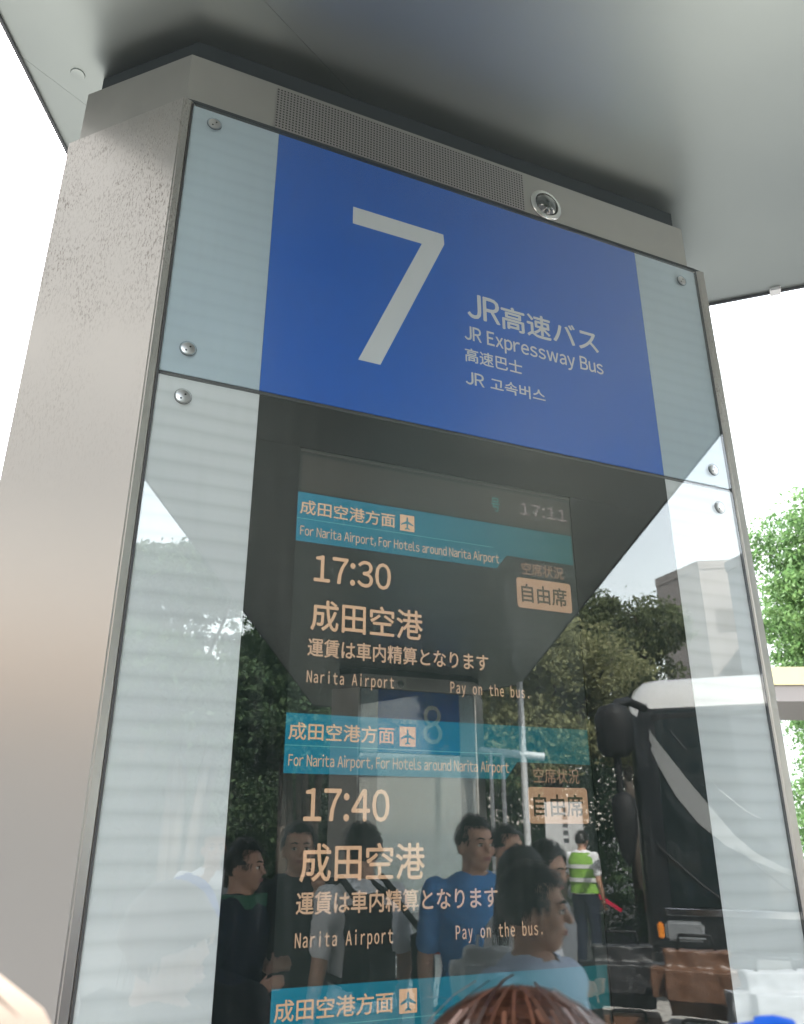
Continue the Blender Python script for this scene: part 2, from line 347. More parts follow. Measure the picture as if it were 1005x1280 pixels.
# ------------------------------------------------------------------ boarding pillar
ZG = 2.394      # joint between the two panes
def pillar(number, loc, rz, label, dest=None, group=None):
    r = empty('boarding_pillar', loc, rz, label, 'pillar', group)
    # folded steel side bodies: the front strip and the slanted flank, 45 degrees
    for side, pts in (('l', [(-.0035,.002),(-.0205,-.002),(-.2295,.2188),(-.02,.44),(.02,.44),(.02,.03)]), ('r', None)):
        if pts is None: pts = [(1.306-p[0]+.0, p[1]) for p in [(-.0035,.002),(-.0205,-.002),(-.2295,.2188),(-.02,.44),(.02,.44),(.02,.03)]][::-1]
        bm = prism(pts, .12, 3.025); bmesh.ops.bevel(bm, geom=[e for e in bm.edges if abs(e.verts[0].co.z-e.verts[1].co.z) > 1], offset=.0025, segments=2, affect='EDGES')
        obj('steel_side_panel', bm, M['steel'], r)
    obj('plinth', prism([(-.02,.02),(-.21,.22),(-.01,.43),(1.31,.43),(1.51,.22),(1.32,.02)], 0, .118), M['frame'], r)
    obj('back_panel', bevbox(.022,1.284,.40,.44,.13,3.02,.003), M['frame'], r)
    # header fascia
    hp = [(-.0155,.018),(-.209,.2105),(-.02,.42),(1.30,.42),(1.49,.22),(1.293,.018)]
    obj('header_fascia', prism(hp, 3.032, 3.170), M['header'], r)
    obj('shadow_gap', prism([(-.005,.036),(-.185,.215),(-.01,.40),(1.29,.40),(1.46,.215),(1.283,.036)], 3.168, 3.2345), M['seal'], r)
    obj('body_cap', prism([(.0,.004),(-.018,.006),(-.222,.2188),(-.018,.435),(1.324,.435),(1.528,.2188),(1.324,.006),(1.30,.004)], 3.0262, 3.0318), M['seal'], r)
    # perforated speaker grille: plate and its holes
    g = obj('speaker_grille', bevbox(.168,.790,.0145,.0178,3.046,3.158,.0008,1), M['frame'], r)
    nx, nz = 86, 15; V = []; F = []
    for i in range(nx):
        for j in range(nz):
            cx = .168+(i+.5)*.622/nx; cz = 3.046+(j+.5)*.112/nz; n0 = len(V)
            V += [(cx+math.cos(k*math.pi/3)*.0022, .0143, cz+math.sin(k*math.pi/3)*.0022) for k in range(6)]; F.append(tuple(range(n0, n0+6)))
    me = D.meshes.new('perforation'); me.from_pydata(V, [], F); tag(link('perforation', me, M['hole'], g), kind='stuff')
    # round lamp
    la = obj('round_lamp', lathe(BM(), (.853,.0178,3.087), (0,-1,0), [(0,.044),(.004,.044),(.007,.040),(.007,.033),(.002,.031)], 40), M['ring'], r, True, 40)
    obj('lamp_lens', lathe(BM(), (.853,.0178,3.087), (0,-1,0), [(.001,.0315),(.005,.030),(.013,.022),(.018,.012),(.0195,0)], 32), M['lens'], la, True)
    for k, (dx, dz) in enumerate(((-.011,.004),(.010,.006),(0,-.012))):
        obj('lamp_emitter', lathe(BM(), (.853+dx,.006,3.087+dz), (0,-1,0), [(0,.0055),(.003,.0045),(.0045,0)], 12), M['ring'], la, True)
    # glass panes
    def pane(name, z0, z1, rr):
        pts = []
        for cx, cz, a0 in ((0+rr,z0+rr,180),(1.3-rr,z0+rr,270),(1.3-rr,z1-rr,0),(0+rr,z1-rr,90)):
            for k in range(4):
                a = R(a0+k*30); pts.append((cx+math.cos(a)*rr, cz+math.sin(a)*rr))
        return obj(name, vprism(pts, 0, .0048), M['glass'], r)
    pane('upper_glass_pane', ZG+.0018, 3.0195, .004); pane('lower_glass_pane', .16, ZG-.0018, .012)
    obj('pane_gasket', bevbox(.0,1.3,.006,.012,ZG-.0035,ZG+.0035,.0004,1), M['gasket'], r)
    # back boards
    obj('frosted_film_upper', bevbox(.0,.1775,.006,.012,ZG+.0042,3.0195,.0004,1), M['flankU'], r)
    obj('frosted_film_upper', bevbox(1.1072,1.3,.006,.012,ZG+.0042,3.0195,.0004,1), M['flankU'], r)
    obj('frosted_film_lower', bevbox(.0,.1788,.006,.012,.16,ZG-.0042,.0004,1), M['flankL'], r)
    obj('frosted_film_lower', bevbox(1.108,1.3,.006,.012,.16,ZG-.0042,.0004,1), M['flankL'], r)
    sb = obj('sign_board', bevbox(.178,1.1068,.006,.012,ZG+.0042,3.0195,.0004,1), M['blue'], r)
    def flat(name, pts, m, parent, y=.0056):
        bm = BM(); bm.faces.new([bm.verts.new((p[0], y, p[1])) for p in pts]); return obj(name, bm, m, parent)
    # side edge rails
    for x0 in (-.0035, 1.3005): obj('edge_rail', bevbox(x0,x0+.003,.001,.02,.16,3.02,.0006,1), M['gasket'], r)
    # glass fixing screws
    for u, z in ((.044,2.982),(.044,2.448),(.045,2.351),(1.2525,2.437),(1.2535,2.342),(1.2465,2.973),(.045,.75),(1.254,.75)):
        w = obj('fixing_screw', lathe(BM(), (u,.0,z), (0,-1,0), [(0,.0150),(.0006,.0150),(.0010,.0142)], 28), M['washer'], r, True, 40)
        obj('screw_head', lathe(BM(), (u,-.0005,z), (0,-1,0), [(0,.0120),(.0010,.0120),(.0013,.0112),(.00135,0)], 28), M['screw'], w, True, 40)
        for a in (.9, .9+math.pi):
            obj('pin_hole', lathe(BM(), (u+math.cos(a)*.0055,-.00190,z+math.sin(a)*.0055), (0,-1,0), [(0,.0019),(.0001,.0018),(.0001,0)], 10), M['hole'], w)
    if number == '7':
        flat('number_seven', [(.3477,3.0385-.151+.0),(.3477,2.887),(.5616,2.887),(.5634,2.8602),(.4145,2.5122),(.3675,2.5122),(.5085,2.8435),(.3479,2.8425)][1:], M['print'], sb)
        text('lettering', 'JR', .6171,.6965, 2.6858,2.7479, .0056, M['print'], sb, 'cap', .0012)
        text('lettering', '高速バス', .7015,.9592, 2.6790,2.7400, .0056, M['print'], sb, 'box', .0012)
        text('lettering', 'JR Expressway Bus', .6075,.9666, 2.6262,2.6604, .0056, M['print'], sb, 'cap', .0006)
        text('lettering', '高速巴士', .6067,.7461, 2.5709,2.6045, .0056, M['print'], sb, 'box', .0005)
        text('lettering', 'JR', .6064,.6500, 2.5165,2.5462, .0056, M['print'], sb, 'cap', .0005)
        text('lettering', '고속버스', .6655,.8010, 2.5150,2.5455, .0056, M['print'], sb, 'box', .0005)
        # black surround and the display behind the same pane
        bz = BM()
        box(bz, .1792,1.1076,.006,.012,2.30,ZG-.0042); box(bz, .1792,.2605,.006,.012,.62,2.2998); box(bz, .8432,1.1076,.006,.012,.62,2.2998); box(bz, .1792,1.1076,.006,.012,.16,.6198)
        obj('black_surround', bz, M['black'], r)
        ds = obj('display_screen', bevbox(.2607,.8430,.0075,.0125,.622,2.2995,.0004,1), M['lcd'], r)
        obj('display_edge', vprism([(.2615,2.296),(.8422,2.296),(.8422,2.2925),(.2615,2.2925)], .0060,.0074), M['lcdgrey'], ds)
        flat('status_strip', [(.2662,2.216),(.8395,2.216),(.8395,2.286),(.2662,2.286)], M['lcdgrey'], ds, .0072)
        text('lettering', '号', .655,.6735, 2.239,2.2685, .0068, M['tealdim'], ds, 'box', .0003)
        text('lettering', '17:11', .7213,.8326, 2.2430,2.2680, .0068, M['greydim'], ds, 'cap', .0006)
        for k in range(4):
            dz = -.3845*k
            nm = ('17:30', '17:40')
            b = flat('info_bar', [(.2610,2.1204+dz),(.6604,2.1211+dz),(.6846,2.1503+dz),(.8396,2.1503+dz),(.8396,2.2127+dz),(.2610,2.2127+dz)], M['bar'], ds, .0072)
            flat('bar_line', [(.2612,2.1622+dz),(.655,2.1622+dz),(.655,2.1636+dz),(.2612,2.1636+dz)], M['barline'], b, .0070)
            text('lettering', '成田空港方面', .2664,.4481, 2.1715+dz,2.1985+dz, .0068, M['tan'], b, 'box', .0004)
            ic = flat('airport_icon', [(.4582,2.1685+dz),(.4875,2.1685+dz),(.4875,2.2005+dz),(.4582,2.2005+dz)], M['tan'], b, .0069)
            cx, cz = .47285, 2.1845+dz
            half = [(0,.0125),(.0016,.0105),(.0018,.004),(.0125,-.0025),(.0125,-.0048),(.0018,-.0015),(.0014,-.0085),(.0050,-.0115),(.0050,-.0132),(0,-.0118)]
            flat('plane_symbol', [(cx+a, cz+b_) for a, b_ in half]+[(cx-a, cz+b_) for a, b_ in half[::-1][1:-1]], M['bar'], ic, .0066)
            if k == 3: break
            text('lettering', 'For Narita Airport, For Hotels around Narita Airport', .2684,.6669, 2.1318+dz,2.1490+dz, .0068, M['tanfine'], b, 'cap', .00015)
            if k == 2: continue
            text('lettering', nm[k], .2972,.4398, 2.0520+dz,2.0985+dz, .0068, M['tan'], ds, 'cap', .0008)
            text('lettering', '成田空港', .295,.5020, 1.9660+dz,2.0190+dz, .0068, M['tan'], ds, 'box', .0007)
            text('lettering', '運賃は車内精算となります', .2917,.6338, 1.9215+dz,1.9521+dz, .0068, M['tanfine'], ds, 'box', .0005)
            text('lettering', 'Narita Airport', .2922,.4473, 1.8785+dz,1.8975+dz, .0068, M['tanfine'], ds, 'cap', .0003, mono=.80)
            text('lettering', 'Pay on the bus.', .5558,.7165, 1.8785+dz,1.8975+dz, .0068, M['tanfine'], ds, 'cap', .0003, mono=.80)
            text('lettering', '空席状況', .7166,.8130, 2.1165+dz,2.1420+dz, .0068, M['tandim'], ds, 'box', .0003)
            pts = []
            for ccx, ccz, a0 in ((.7031+.006,2.0494+.006,180),(.8279-.006,2.0494+.006,270),(.8279-.006,2.1095-.006,0),(.7031+.006,2.1095-.006,90)):
                for q in range(4): pts.append((ccx+math.cos(R(a0+q*30))*.006, ccz+dz+math.sin(R(a0+q*30))*.006))
            bx = flat('seat_status_box', pts, M['tanbox'], ds, .0070)
            text('lettering', '自由席', .7137,.8165, 2.0615+dz,2.0975+dz, .0067, M['boxtext'], bx, 'box', .0007)
    else:
        text('number_eight', '8', .385,.600, 2.50,2.885, .0056, M['print'], sb, 'box', .004)
        text('lettering', 'JR高速バス', .66,.95, 2.68,2.74, .0056, M['print'], sb, 'box', .001)
        obj('notice_board', bevbox(.1792,1.1076,.006,.012,.945,ZG-.0042,.0004,1), M['noticeboard'], r)
        obj('lower_board', bevbox(.1792,1.1076,.006,.012,.16,.938,.0004,1), M['flankL'], r)
    return r
M['noticeboard'] = mat('pale_notice_board', (.84,.88,.88), .5, var=(2,.03))
pillar('7', (0,0,0), 0, 'nearest steel and glass pillar with blue sign numbered 7 and a departure display', group='boarding pillars under the canopy')
pillar('8', (4.12,-6.43,0), math.pi, 'far pillar with blue sign numbered 8, seen reflected in the glass of pillar 7', group='boarding pillars under the canopy')

# ------------------------------------------------------------------ canopy
ZC = 3.235
cpoly = [(-.685,-.504),(3.2,-9.2),(4.05,-9.4),(4.86,-6.67),(1.905,.085),(.268,1.617)]
cp = empty('bus_stop_canopy', (2,-3.6,0), 0, 'large flat metal canopy resting on the pillars, smooth aluminium underside', 'canopy')
def child_world(o): o.parent = cp; o.matrix_parent_inverse = Matrix.Translation(cp.location).inverted(); return o
def clip(poly, p, n):      # keep the side where (q-p).n >= 0
    out = []
    for a, b in zip(poly, poly[1:]+poly[:1]):
        da = (a[0]-p[0])*n[0]+(a[1]-p[1])*n[1]; db = (b[0]-p[0])*n[0]+(b[1]-p[1])*n[1]
        if da >= 0: out.append(a)
        if da*db < 0: t = da/(da-db); out.append((a[0]+(b[0]-a[0])*t, a[1]+(b[1]-a[1])*t))
    return out
inner = cpoly
# ceiling panels between seams running across the strip
sd_ = Vector((.87,.49,0)).normalized(); nrm = (-sd_.y, sd_.x)
cuts = [(-.319,.2496), (.093-.30,-.114-.17), (1.0,-3.2), (2.3,-6.2)]
bands = []
hi = None
for i in range(len(cuts)+1):
    poly = inner
    g = .0003
    if i > 0: q = cuts[i-1]; poly = clip(poly, (q[0]-nrm[0]*g, q[1]-nrm[1]*g), (-nrm[0], -nrm[1]))
    if i < len(cuts): q = cuts[i]; poly = clip(poly, (q[0]+nrm[0]*g, q[1]+nrm[1]*g), nrm)
    if len(poly) > 2: child_world(obj('ceiling_panel', prism(poly, ZC, ZC+.012), M['ceil']))
def inset(poly, d):
    c = Vector((2.1,-3.6)); out = []
    n = len(poly)
    for i in range(n):
        a, b, e = Vector(poly[i-1]), Vector(poly[i]), Vector(poly[(i+1) % n])
        def nn(u, v):
            t = (v-u).normalized(); m_ = Vector((-t.y, t.x))
            return m_ if m_.dot(c-u) > 0 else -m_
        n1, n2 = nn(a, b), nn(b, e); k = (n1+n2); k = k/(k.dot(n1)); out.append(tuple(b+k*d))
    return out
ci = inset(cpoly, .012); co = inset(cpoly, -.006)
bm = BM()
def ringwall(bm, A, B, z0, z1):
    n = len(A)
    a0 = [bm.verts.new((*p, z0)) for p in A]; a1 = [bm.verts.new((*p, z1)) for p in A]
    b0 = [bm.verts.new((*p, z0)) for p in B]; b1 = [bm.verts.new((*p, z1)) for p in B]
    for i in range(n):
        j = (i+1) % n
        bm.faces.new((a0[i],a0[j],a1[j],a1[i])); bm.faces.new((b0[j],b0[i],b1[i],b1[j])); bm.faces.new((a0[j],a0[i],b0[i],b0[j])); bm.faces.new((a1[i],a1[j],b1[j],b1[i]))
    bmesh.ops.recalc_face_normals(bm, faces=bm.faces[:]); return bm
child_world(obj('edge_trim', ringwall(BM(), inset(cpoly, .0006), co, ZC-.008, ZC+.03), M['trim']))
child_world(obj('roof_slab', prism(inset(cpoly, .02), ZC+.014, ZC+.24), M['roofpaint']))
child_world(obj('ceiling_cap', lathe(BM(), (-.2396,.2259,ZC), (0,0,-1), [(0,.016),(.0025,.015),(.003,0)], 20), M['ceil'], None, True, 40))
child_world(obj('bright_slot', prism([(1.790,.168),(1.812,.146),(1.835,.169),(1.813,.191)], ZC-.010, ZC+.032), M['white_paint']))  # white block painted where a bright slot opens in the trim

# ------------------------------------------------------------------ trees
def m_leaf(name, c1, c2, tl=.35):
    m = D.materials.new(name); m.use_nodes = True; n = m.node_tree.nodes; l = m.node_tree.links
    b = n['Principled BSDF']; out = n['Material Output']
    g = n.new('ShaderNodeNewGeometry'); cr = n.new('ShaderNodeValToRGB')
    cr.color_ramp.elements[0].color = (*c1, 1); cr.color_ramp.elements[1].color = (*c2, 1)
    l.new(g.outputs['Random Per Island'], cr.inputs[0]); l.new(cr.outputs[0], b.inputs['Base Color'])
    b.inputs['Roughness'].default_value = .75; b.inputs['Specular IOR Level'].default_value = .2
    t = n.new('ShaderNodeBsdfTranslucent'); l.new(cr.outputs[0], t.inputs[0])
    mx = n.new('ShaderNodeMixShader'); mx.inputs[0].default_value = tl
    l.new(b.outputs[0], mx.inputs[1]); l.new(t.outputs[0], mx.inputs[2]); l.new(mx.outputs[0], out.inputs[0]); return m
M['leafA'] = m_leaf('bright_green_leaves', (.075,.155,.055), (.13,.22,.09), .34)
M['leafB'] = m_leaf('dark_green_leaves', (.065,.115,.06), (.12,.18,.09), .4)
M['leafC'] = m_leaf('olive_leaves', (.20,.21,.10), (.33,.33,.18), .5)
M['leafD'] = m_leaf('mid_olive_leaves', (.095,.12,.06), (.18,.20,.105), .45)
M['bark'] = mat('bark', (.10,.08,.065), .9, bump=(20,.8,.02,(1,1,.2)), var=(6,.3))
def leaf_mesh(name, blobs, n, size, seed, clumps=14, droop=.3):
    rg = np.random.default_rng(seed)
    P = []
    vol = np.array([b[3]**2 for b in blobs]); vol = vol/vol.sum()
    for b, w in zip(blobs, vol):
        k = max(3, int(n*w)); nc = max(6, int(clumps*(b[3]**1.3)*6))
        d = rg.normal(size=(nc, 3)); d /= np.linalg.norm(d, axis=1)[:, None]
        r = b[3]*(rg.uniform(.35, 1.05, nc)**.6); cc = np.array(b[:3])+d*r[:, None]*np.array([1,1,.85])
        cs = b[3]*rg.uniform(.10, .26, nc)
        i = rg.integers(0, nc, k); off = rg.normal(size=(k, 3))*np.array([1.25,1.25,.55])
        P.append(cc[i]+off*cs[i][:, None]*.8)
    P = np.concatenate(P); n = len(P)
    a = rg.normal(size=(n, 3)); a[:, 2] -= droop; a /= np.linalg.norm(a, axis=1)[:, None]
    nrm = rg.normal(size=(n, 3)); nrm[:, 2] += 1.2; b_ = np.cross(a, nrm); b_ /= np.linalg.norm(b_, axis=1)[:, None]+1e-9
    s = size*rg.uniform(.6, 1.3, n)[:, None]
    V = np.stack([P-a*s*.5, P+b_*s*.28, P+a*s*.55, P-b_*s*.28], 1).reshape(-1, 3)
    me = D.meshes.new(name); me.vertices.add(4*n); me.vertices.foreach_set('co', V.ravel())
    me.loops.add(4*n); me.loops.foreach_set('vertex_index', np.arange(4*n, dtype=np.int32))
    me.polygons.add(n); me.polygons.foreach_set('loop_start', np.arange(0, 4*n, 4, dtype=np.int32)); me.update(calc_edges=True); me.validate()
    return me
def tree(loc, h, blobs, n, size, lm, seed, label, trunk=.13, group=None, name='broadleaf_tree', stems=1, base=0):
    r = empty(name, (loc[0], loc[1], base), 0, label, 'tree', group); rd = random.Random(seed)
    me = leaf_mesh('crown', blobs, n, size, seed); link('crown', me, M[lm], r)
    bm = BM()
    for s_ in range(stems):
        ox = rd.uniform(-.3,.3)*(stems > 1)*1.3; oy = rd.uniform(-.3,.3)*(stems > 1)
        top = Vector((rd.uniform(-.3,.3)+ox*2, rd.uniform(-.3,.3)+oy*2, h*.62))
        pts = [Vector((ox,oy,-.1)), Vector((ox*1.2,oy*1.2,h*.2)), top*.6+Vector((ox,oy,0))*.4, top]
        tube(bm, pts, [trunk*1.3, trunk, trunk*.75, trunk*.4], 8)
    bl = sorted(blobs, key=lambda q: -q[3])[:14]
    for b in bl:
        st = Vector((0,0,h*rd.uniform(.3,.5))); e = Vector(b[:3])
        md = (st+e)/2+Vector((rd.uniform(-.15,.15), rd.uniform(-.15,.15), .1*h*.3))
        tube(bm, [st, md, e], [trunk*.5, trunk*.32, trunk*.1], 6)
        for q in range(3):
            e2 = e+Vector((rd.uniform(-1,1), rd.uniform(-1,1), rd.uniform(-.3,.9)))*b[3]*.7
            tube(bm, [md*.4+e*.6, (e+e2)/2+Vector((0,0,.05)), e2], [trunk*.18, trunk*.1, trunk*.03], 5)
    obj('trunk', bm, M['bark'], r, True); return r
def crown(seed, cx, cy, cz, rx, rz, n, rr=(.28,.5)):
    rd = random.Random(seed); out = []
    for i in range(n):
        a = rd.uniform(0, 2*math.pi); u = rd.uniform(-1, 1); q = math.sqrt(1-u*u); k = rd.uniform(.35, .8)
        out.append((cx+math.cos(a)*q*rx*k, cy+math.sin(a)*q*rx*k, cz+u*rz*k, rx*rd.uniform(*rr)))
    return out
# seen directly, right of the pillar
tree((11.3,7.0), 7.2, crown(3, 0,0,5.35, 1.75, 1.5, 18, (.32,.48)), 62000, .080, 'leafA', 3, 'bright green tree standing right of pillar 7 against the white sky', group='trees around the terminal', base=-.1)
tree((16.6,11.2), 6.4, crown(5, 0,0,3.0, 2.4, 2.3, 20, (.30,.48)), 70000, .11, 'leafA', 5, 'lower green tree showing beneath the cream beam right of pillar 7', group='trees around the terminal', base=-.1)
# the trees the glass mirrors
tree((13.7,-15.9), 9.6, crown(7, 0,0,6.5, 2.1, 2.0, 18, (.26,.45)), 30000, .12, 'leafD', 7, 'tall dark green round-headed tree mirrored beside the brown building', group='trees around the terminal', base=-.1)
tree((8.3,-11.3), 6.9, crown(8, 0,0,4.1, 1.8, 2.1, 20, (.26,.45)), 30000, .10, 'leafC', 8, 'olive green loose tree mirrored right of the white poles', group='trees around the terminal', base=-.1)
tree((5.0,-15.2), 8.4, crown(9, 0,0,4.9, 2.4, 2.4, 18, (.28,.45)), 34000, .13, 'leafB', 9, 'dark multi-stemmed tree mirrored left of sign 8', .10, 'trees around the terminal', stems=5, base=-.1)
tree((2.3,-14.2), 8.6, crown(10, 0,0,5.2, 2.1, 2.6, 18, (.28,.45)), 38000, .13, 'leafB', 10, 'dark multi-stemmed tree mirrored at the left edge of the display', .10, 'trees around the terminal', stems=5, base=-.1)
tree((-1.2,-15.0), 8.6, crown(12, 0,0,5.3, 2.0, 2.9, 15, (.28,.45)), 34000, .15, 'leafB', 12, 'dark tree mirrored low in the left white flank of the pane', .11, 'trees around the terminal', stems=3, base=-.1)
tree((7.6,-17.8), 8.4, crown(13, 0,0,4.4, 2.6, 2.6, 16, (.28,.45)), 20000, .14, 'leafB', 13, 'dark dense tree mirrored right behind pillar 8', .12, 'trees around the terminal', stems=3, base=-.1)
tree((11.0,-19.5), 8.0, crown(14, 0,0,4.2, 2.5, 2.4, 15, (.28,.45)), 16000, .15, 'leafB', 14, 'dark tree farthest back behind the olive tree', .12, 'trees around the terminal', base=-.1)
# hedge
hb = [(x*.42, math.sin(x*1.7)*.12, .55+.08*math.sin(x*2.3), .42) for x in range(-9, 10)]
hm = leaf_mesh('hedge', hb, 16000, .055, 31); h_ = link('hedge', hm, M['leafB']); h_.location = (8.4,-10.2,-.1); h_.rotation_euler = (0,0,R(33))
tag(h_, 'clipped dark hedge mirrored behind the traffic marshal', 'hedge')
hb2 = [(x*.5, math.sin(x*1.3)*.15, .6, .55) for x in range(-6, 7)]
h2 = link('hedge', leaf_mesh('hedge', hb2, 12000, .07, 33), M['leafA']); h2.location = (10.6,8.0,-.1); h2.rotation_euler = (0,0,R(-40))
tag(h2, 'green hedge at the foot of the trees right of pillar 7', 'hedge')

hb3 = [(x*.9, .5*math.sin(x*1.9+k), 1.0+1.5*k+.3*math.sin(x*2.7+k), 1.2) for x in range(-13, 14) for k in range(3)]
h3 = link('hedge', leaf_mesh('hedge', hb3, 110000, .15, 35), M['leafB']); h3.location = (5.5,-21.5,-.1); h3.rotation_euler = (0,0,R(14))
tag(h3, 'tall dark wall of evergreen hedge closing the view behind the mirrored trees', 'hedge')
tree((1.8,-19.8), 8.2, crown(15, 0,0,3.6, 2.7, 3.0, 16, (.3,.45)), 18000, .15, 'leafB', 15, 'dark low-branched tree farthest back at the left of the display', .12, 'trees around the terminal', stems=3, base=-.1)
tree((-2.8,-20.5), 8.8, crown(16, 0,0,4.0, 2.8, 3.2, 16, (.3,.45)), 16000, .16, 'leafB', 16, 'dark tree farthest left behind the mirrored trees', .12, 'trees around the terminal', stems=2, base=-.1)

# ------------------------------------------------------------------ buildings
M['brownwall'] = mat('brown_stone_cladding', (.27,.24,.225), .7, var=(.3,.1), bump=(3,.1,.05))
M['mauvetint'] = mat('steel_tint_mauve', (.24,.232,.225), .8)
M['terracotta'] = mat('steel_tint_orange', (.52,.36,.25), .8, var=(1,.15))
M['greywall'] = mat('grey_cladding', (.22,.23,.25), .5, var=(.3,.1))
M['hazewall'] = mat('hazed_cladding', (.80,.80,.79), .6, var=(.3,.05))  # near-white walls and windows carry the haze in their colour
M['hazewindow'] = mat('hazed_window', (.62,.64,.66), .3)
M['window'] = mat('dark_window', (.03,.04,.05), .12, spec=.8)
M['beige'] = mat('beige_tower_cladding', (.44,.405,.37), .6, var=(.2,.1))
def building(loc, w, d, h, wm, label, rz=0, floors=8, bays=6, sides='fblr'):
    r = empty('office_building', loc, rz, label, 'building', 'office blocks around the terminal')
    obj('wall', bevbox(-w/2,w/2,-d/2,d/2,0,h,.05,1), M[wm], r)
    obj('parapet', ringwall(BM(), [(-w/2-.12,-d/2-.12),(w/2+.12,-d/2-.12),(w/2+.12,d/2+.12),(-w/2-.12,d/2+.12)], [(-w/2+.3,-d/2+.3),(w/2-.3,-d/2+.3),(w/2-.3,d/2-.3),(-w/2+.3,d/2-.3)], h-.5, h+.35), M[wm], r)
    ww = BM(); fh = h/floors; bw = 1/bays
    box(ww, -.5,.5,-.04,.04,-.5,.5); wme = D.meshes.new('window'); ww.to_mesh(wme); ww.free(); wme.materials.append(M['hazewindow'] if wm == 'hazewall' else M['window'])
    for s in sides:
        L = w if s in 'fb' else d
        nb = max(2, int(bays*L/max(w, d)))
        for f in range(floors):
            for b in range(nb):
                o = D.objects.new('window', wme); scene.collection.objects.link(o); o.parent = r
                q = (b+.5)/nb*L-L/2; z = f*fh+fh*.55
                o.scale = (L/nb*.68, 1, fh*.5)
                if s == 'f': o.location = (q,-d/2,z)
                elif s == 'b': o.location = (q,d/2,z)
                elif s == 'l': o.location = (-w/2,q,z); o.rotation_euler = (0,0,math.pi/2)
                else: o.location = (w/2,q,z); o.rotation_euler = (0,0,math.pi/2)
    return r
def facing(p0, p1):      # helper: yaw of a wall between two ground points
    return math.atan2(p1[1]-p0[1], p1[0]-p0[0])
def block(pts, h, wm, label, faces, fh=3.9, bay=2.4):
    c = Vector((sum(p[0] for p in pts)/len(pts), sum(p[1] for p in pts)/len(pts), -.1)); L_ = [(p[0]-c.x, p[1]-c.y) for p in pts]
    r = empty('office_building', c, 0, label, 'building', 'office blocks around the terminal')
    obj('wall', prism(L_, 0, h), M[wm], r)
    obj('parapet', prism([(p[0]*1.012, p[1]*1.012) for p in L_], h-.35, h+.25), M[wm], r)
    for i in faces:
        p, q = Vector(L_[i]), Vector(L_[(i+1) % len(L_)]); d = q-p; n = max(1, int(d.length/bay)); ang = math.atan2(d.y, d.x)
        for f in range(int((h-2)/fh)):
            for k in range(n):
                m_ = p+d*((k+.5)/n); bm = BM(); box(bm, -bay*.3,bay*.3,-.04,.04,-fh*.2,fh*.2)
                o = obj('window', bm, M['window'] if wm != 'brownwall' else M['brownglass'], r); o.location = (m_.x, m_.y, f*fh+fh*.6+1); o.rotation_euler = (0,0,ang)
    return r
M['brownglass'] = mat('bronze_window', (.16,.135,.12), .3)
block([(40,-43.4),(39.8,-38.8),(42.2,-37.4),(47,-42.5),(45,-47)], 19.0, 'brownwall', 'brown stone block mirrored between the dark tree and the white flank', (0,1))
block([(36.3,-33.05),(35.4,-28.0),(39.5,-17),(50,-22),(44,-36)], 16.7, 'greywall', 'wide grey block mirrored in the right white flank of the pane', (2,))
building((-34,-2,-.1), 16, 60, 72, 'beige', 'unseen long beige tower across the road left of the pillars, shaped for the steel reflection', 0, 8, 10, 'r')  # unseen; height and tone shaped for what the steel side reflects
M['olivebacking'] = mat('dark_olive_backing', (.06,.075,.05), .85, var=(1.5,.3))  # dark backing added to hide bright sky between the hedge leaves
block([(13,-31),(-9,-27),(-8,-35),(14,-37)], 6.2, 'olivebacking', 'long low dark olive backdrop added behind the evergreen hedge to close bright gaps', ())
tint_block = block([(-17.5,-16),(-17.5,18),(-22,18),(-22,-16)], 5.0, 'mauvetint', 'unseen low mauve-grey block with a terracotta band, added to tint the steel reflection', (0,))  # unseen block made up to tint the reflection in the steel side
fb_ = obj('fascia', prism([(2.6,-16.8),(2.6,17.2),(2.3,17.2),(2.3,-16.8)], 4.4, 5.6), M['terracotta'], tint_block)  # orange band added for the warm tint mirrored low in the steel
building((52,43,-.1), 22, 16, 36, 'hazewall', 'tower painted pale to fade into the white sky right of pillar 7', R(-35), 12, 8, 'fl')

# neighbouring shelter: a flat beam-edged canopy on posts, seen right of the pillar
nb = empty('shelter_canopy', (0,0,0), 0, 'cream and grey flat shelter roof crossing in front of the trees on the right', 'shelter')
M['cream'] = mat('cream_paint', (.75,.64,.36), .5, var=(2,.05)); M['taupe'] = mat('taupe_soffit', (.30,.265,.25), .5)
a, b = Vector((6.9,5.6,0)), Vector((12.5,3.0,0)); d = (b-a).normalized(); n_ = Vector((-d.y, d.x, 0))
def strip(p0, p1, w0, w1, z0, z1):
    ps = [p0+n_*w0, p1+n_*w0, p1+n_*w1, p0+n_*w1]; return prism([(p.x,p.y) for p in ps], z0, z1)
obj('roof_edge', strip(a, b, 0, 1.7, 3.200, 3.40), M['cream'], nb); obj('soffit', strip(a, b, .03, 1.67, 3.02, 3.198), M['taupe'], nb)
for t in (2.4, 5.2):
    p = a+d*t+n_*.9; obj('post', lathe(BM(), (p.x,p.y,-.14), (0,0,1), [(0,.09),(.02,.07),(3.16,.07)], 14), M['taupe'], nb, True, 40)

# white notice sign among the trees
ns = empty('notice_sign', (6.75,-8.75,-.1), R(30), 'small white notice sign on two posts mirrored under the seat status box', 'sign')
obj('sign_panel', bevbox(-.26,.26,-.02,.02,1.45,2.15,.006,1), M['white_paint'], ns)
for x_ in (-.2,.2): obj('post', lathe(BM(), (x_,0,0), (0,0,1), [(0,.025),(1.448,.025)], 10), M['white_paint'], ns, True)
for k_ in range(5): obj('text_line', bevbox(-.02,.05,.0205,.022,1.62+k_*.10,1.68+k_*.10,.0004,1), M['trim'], ns)

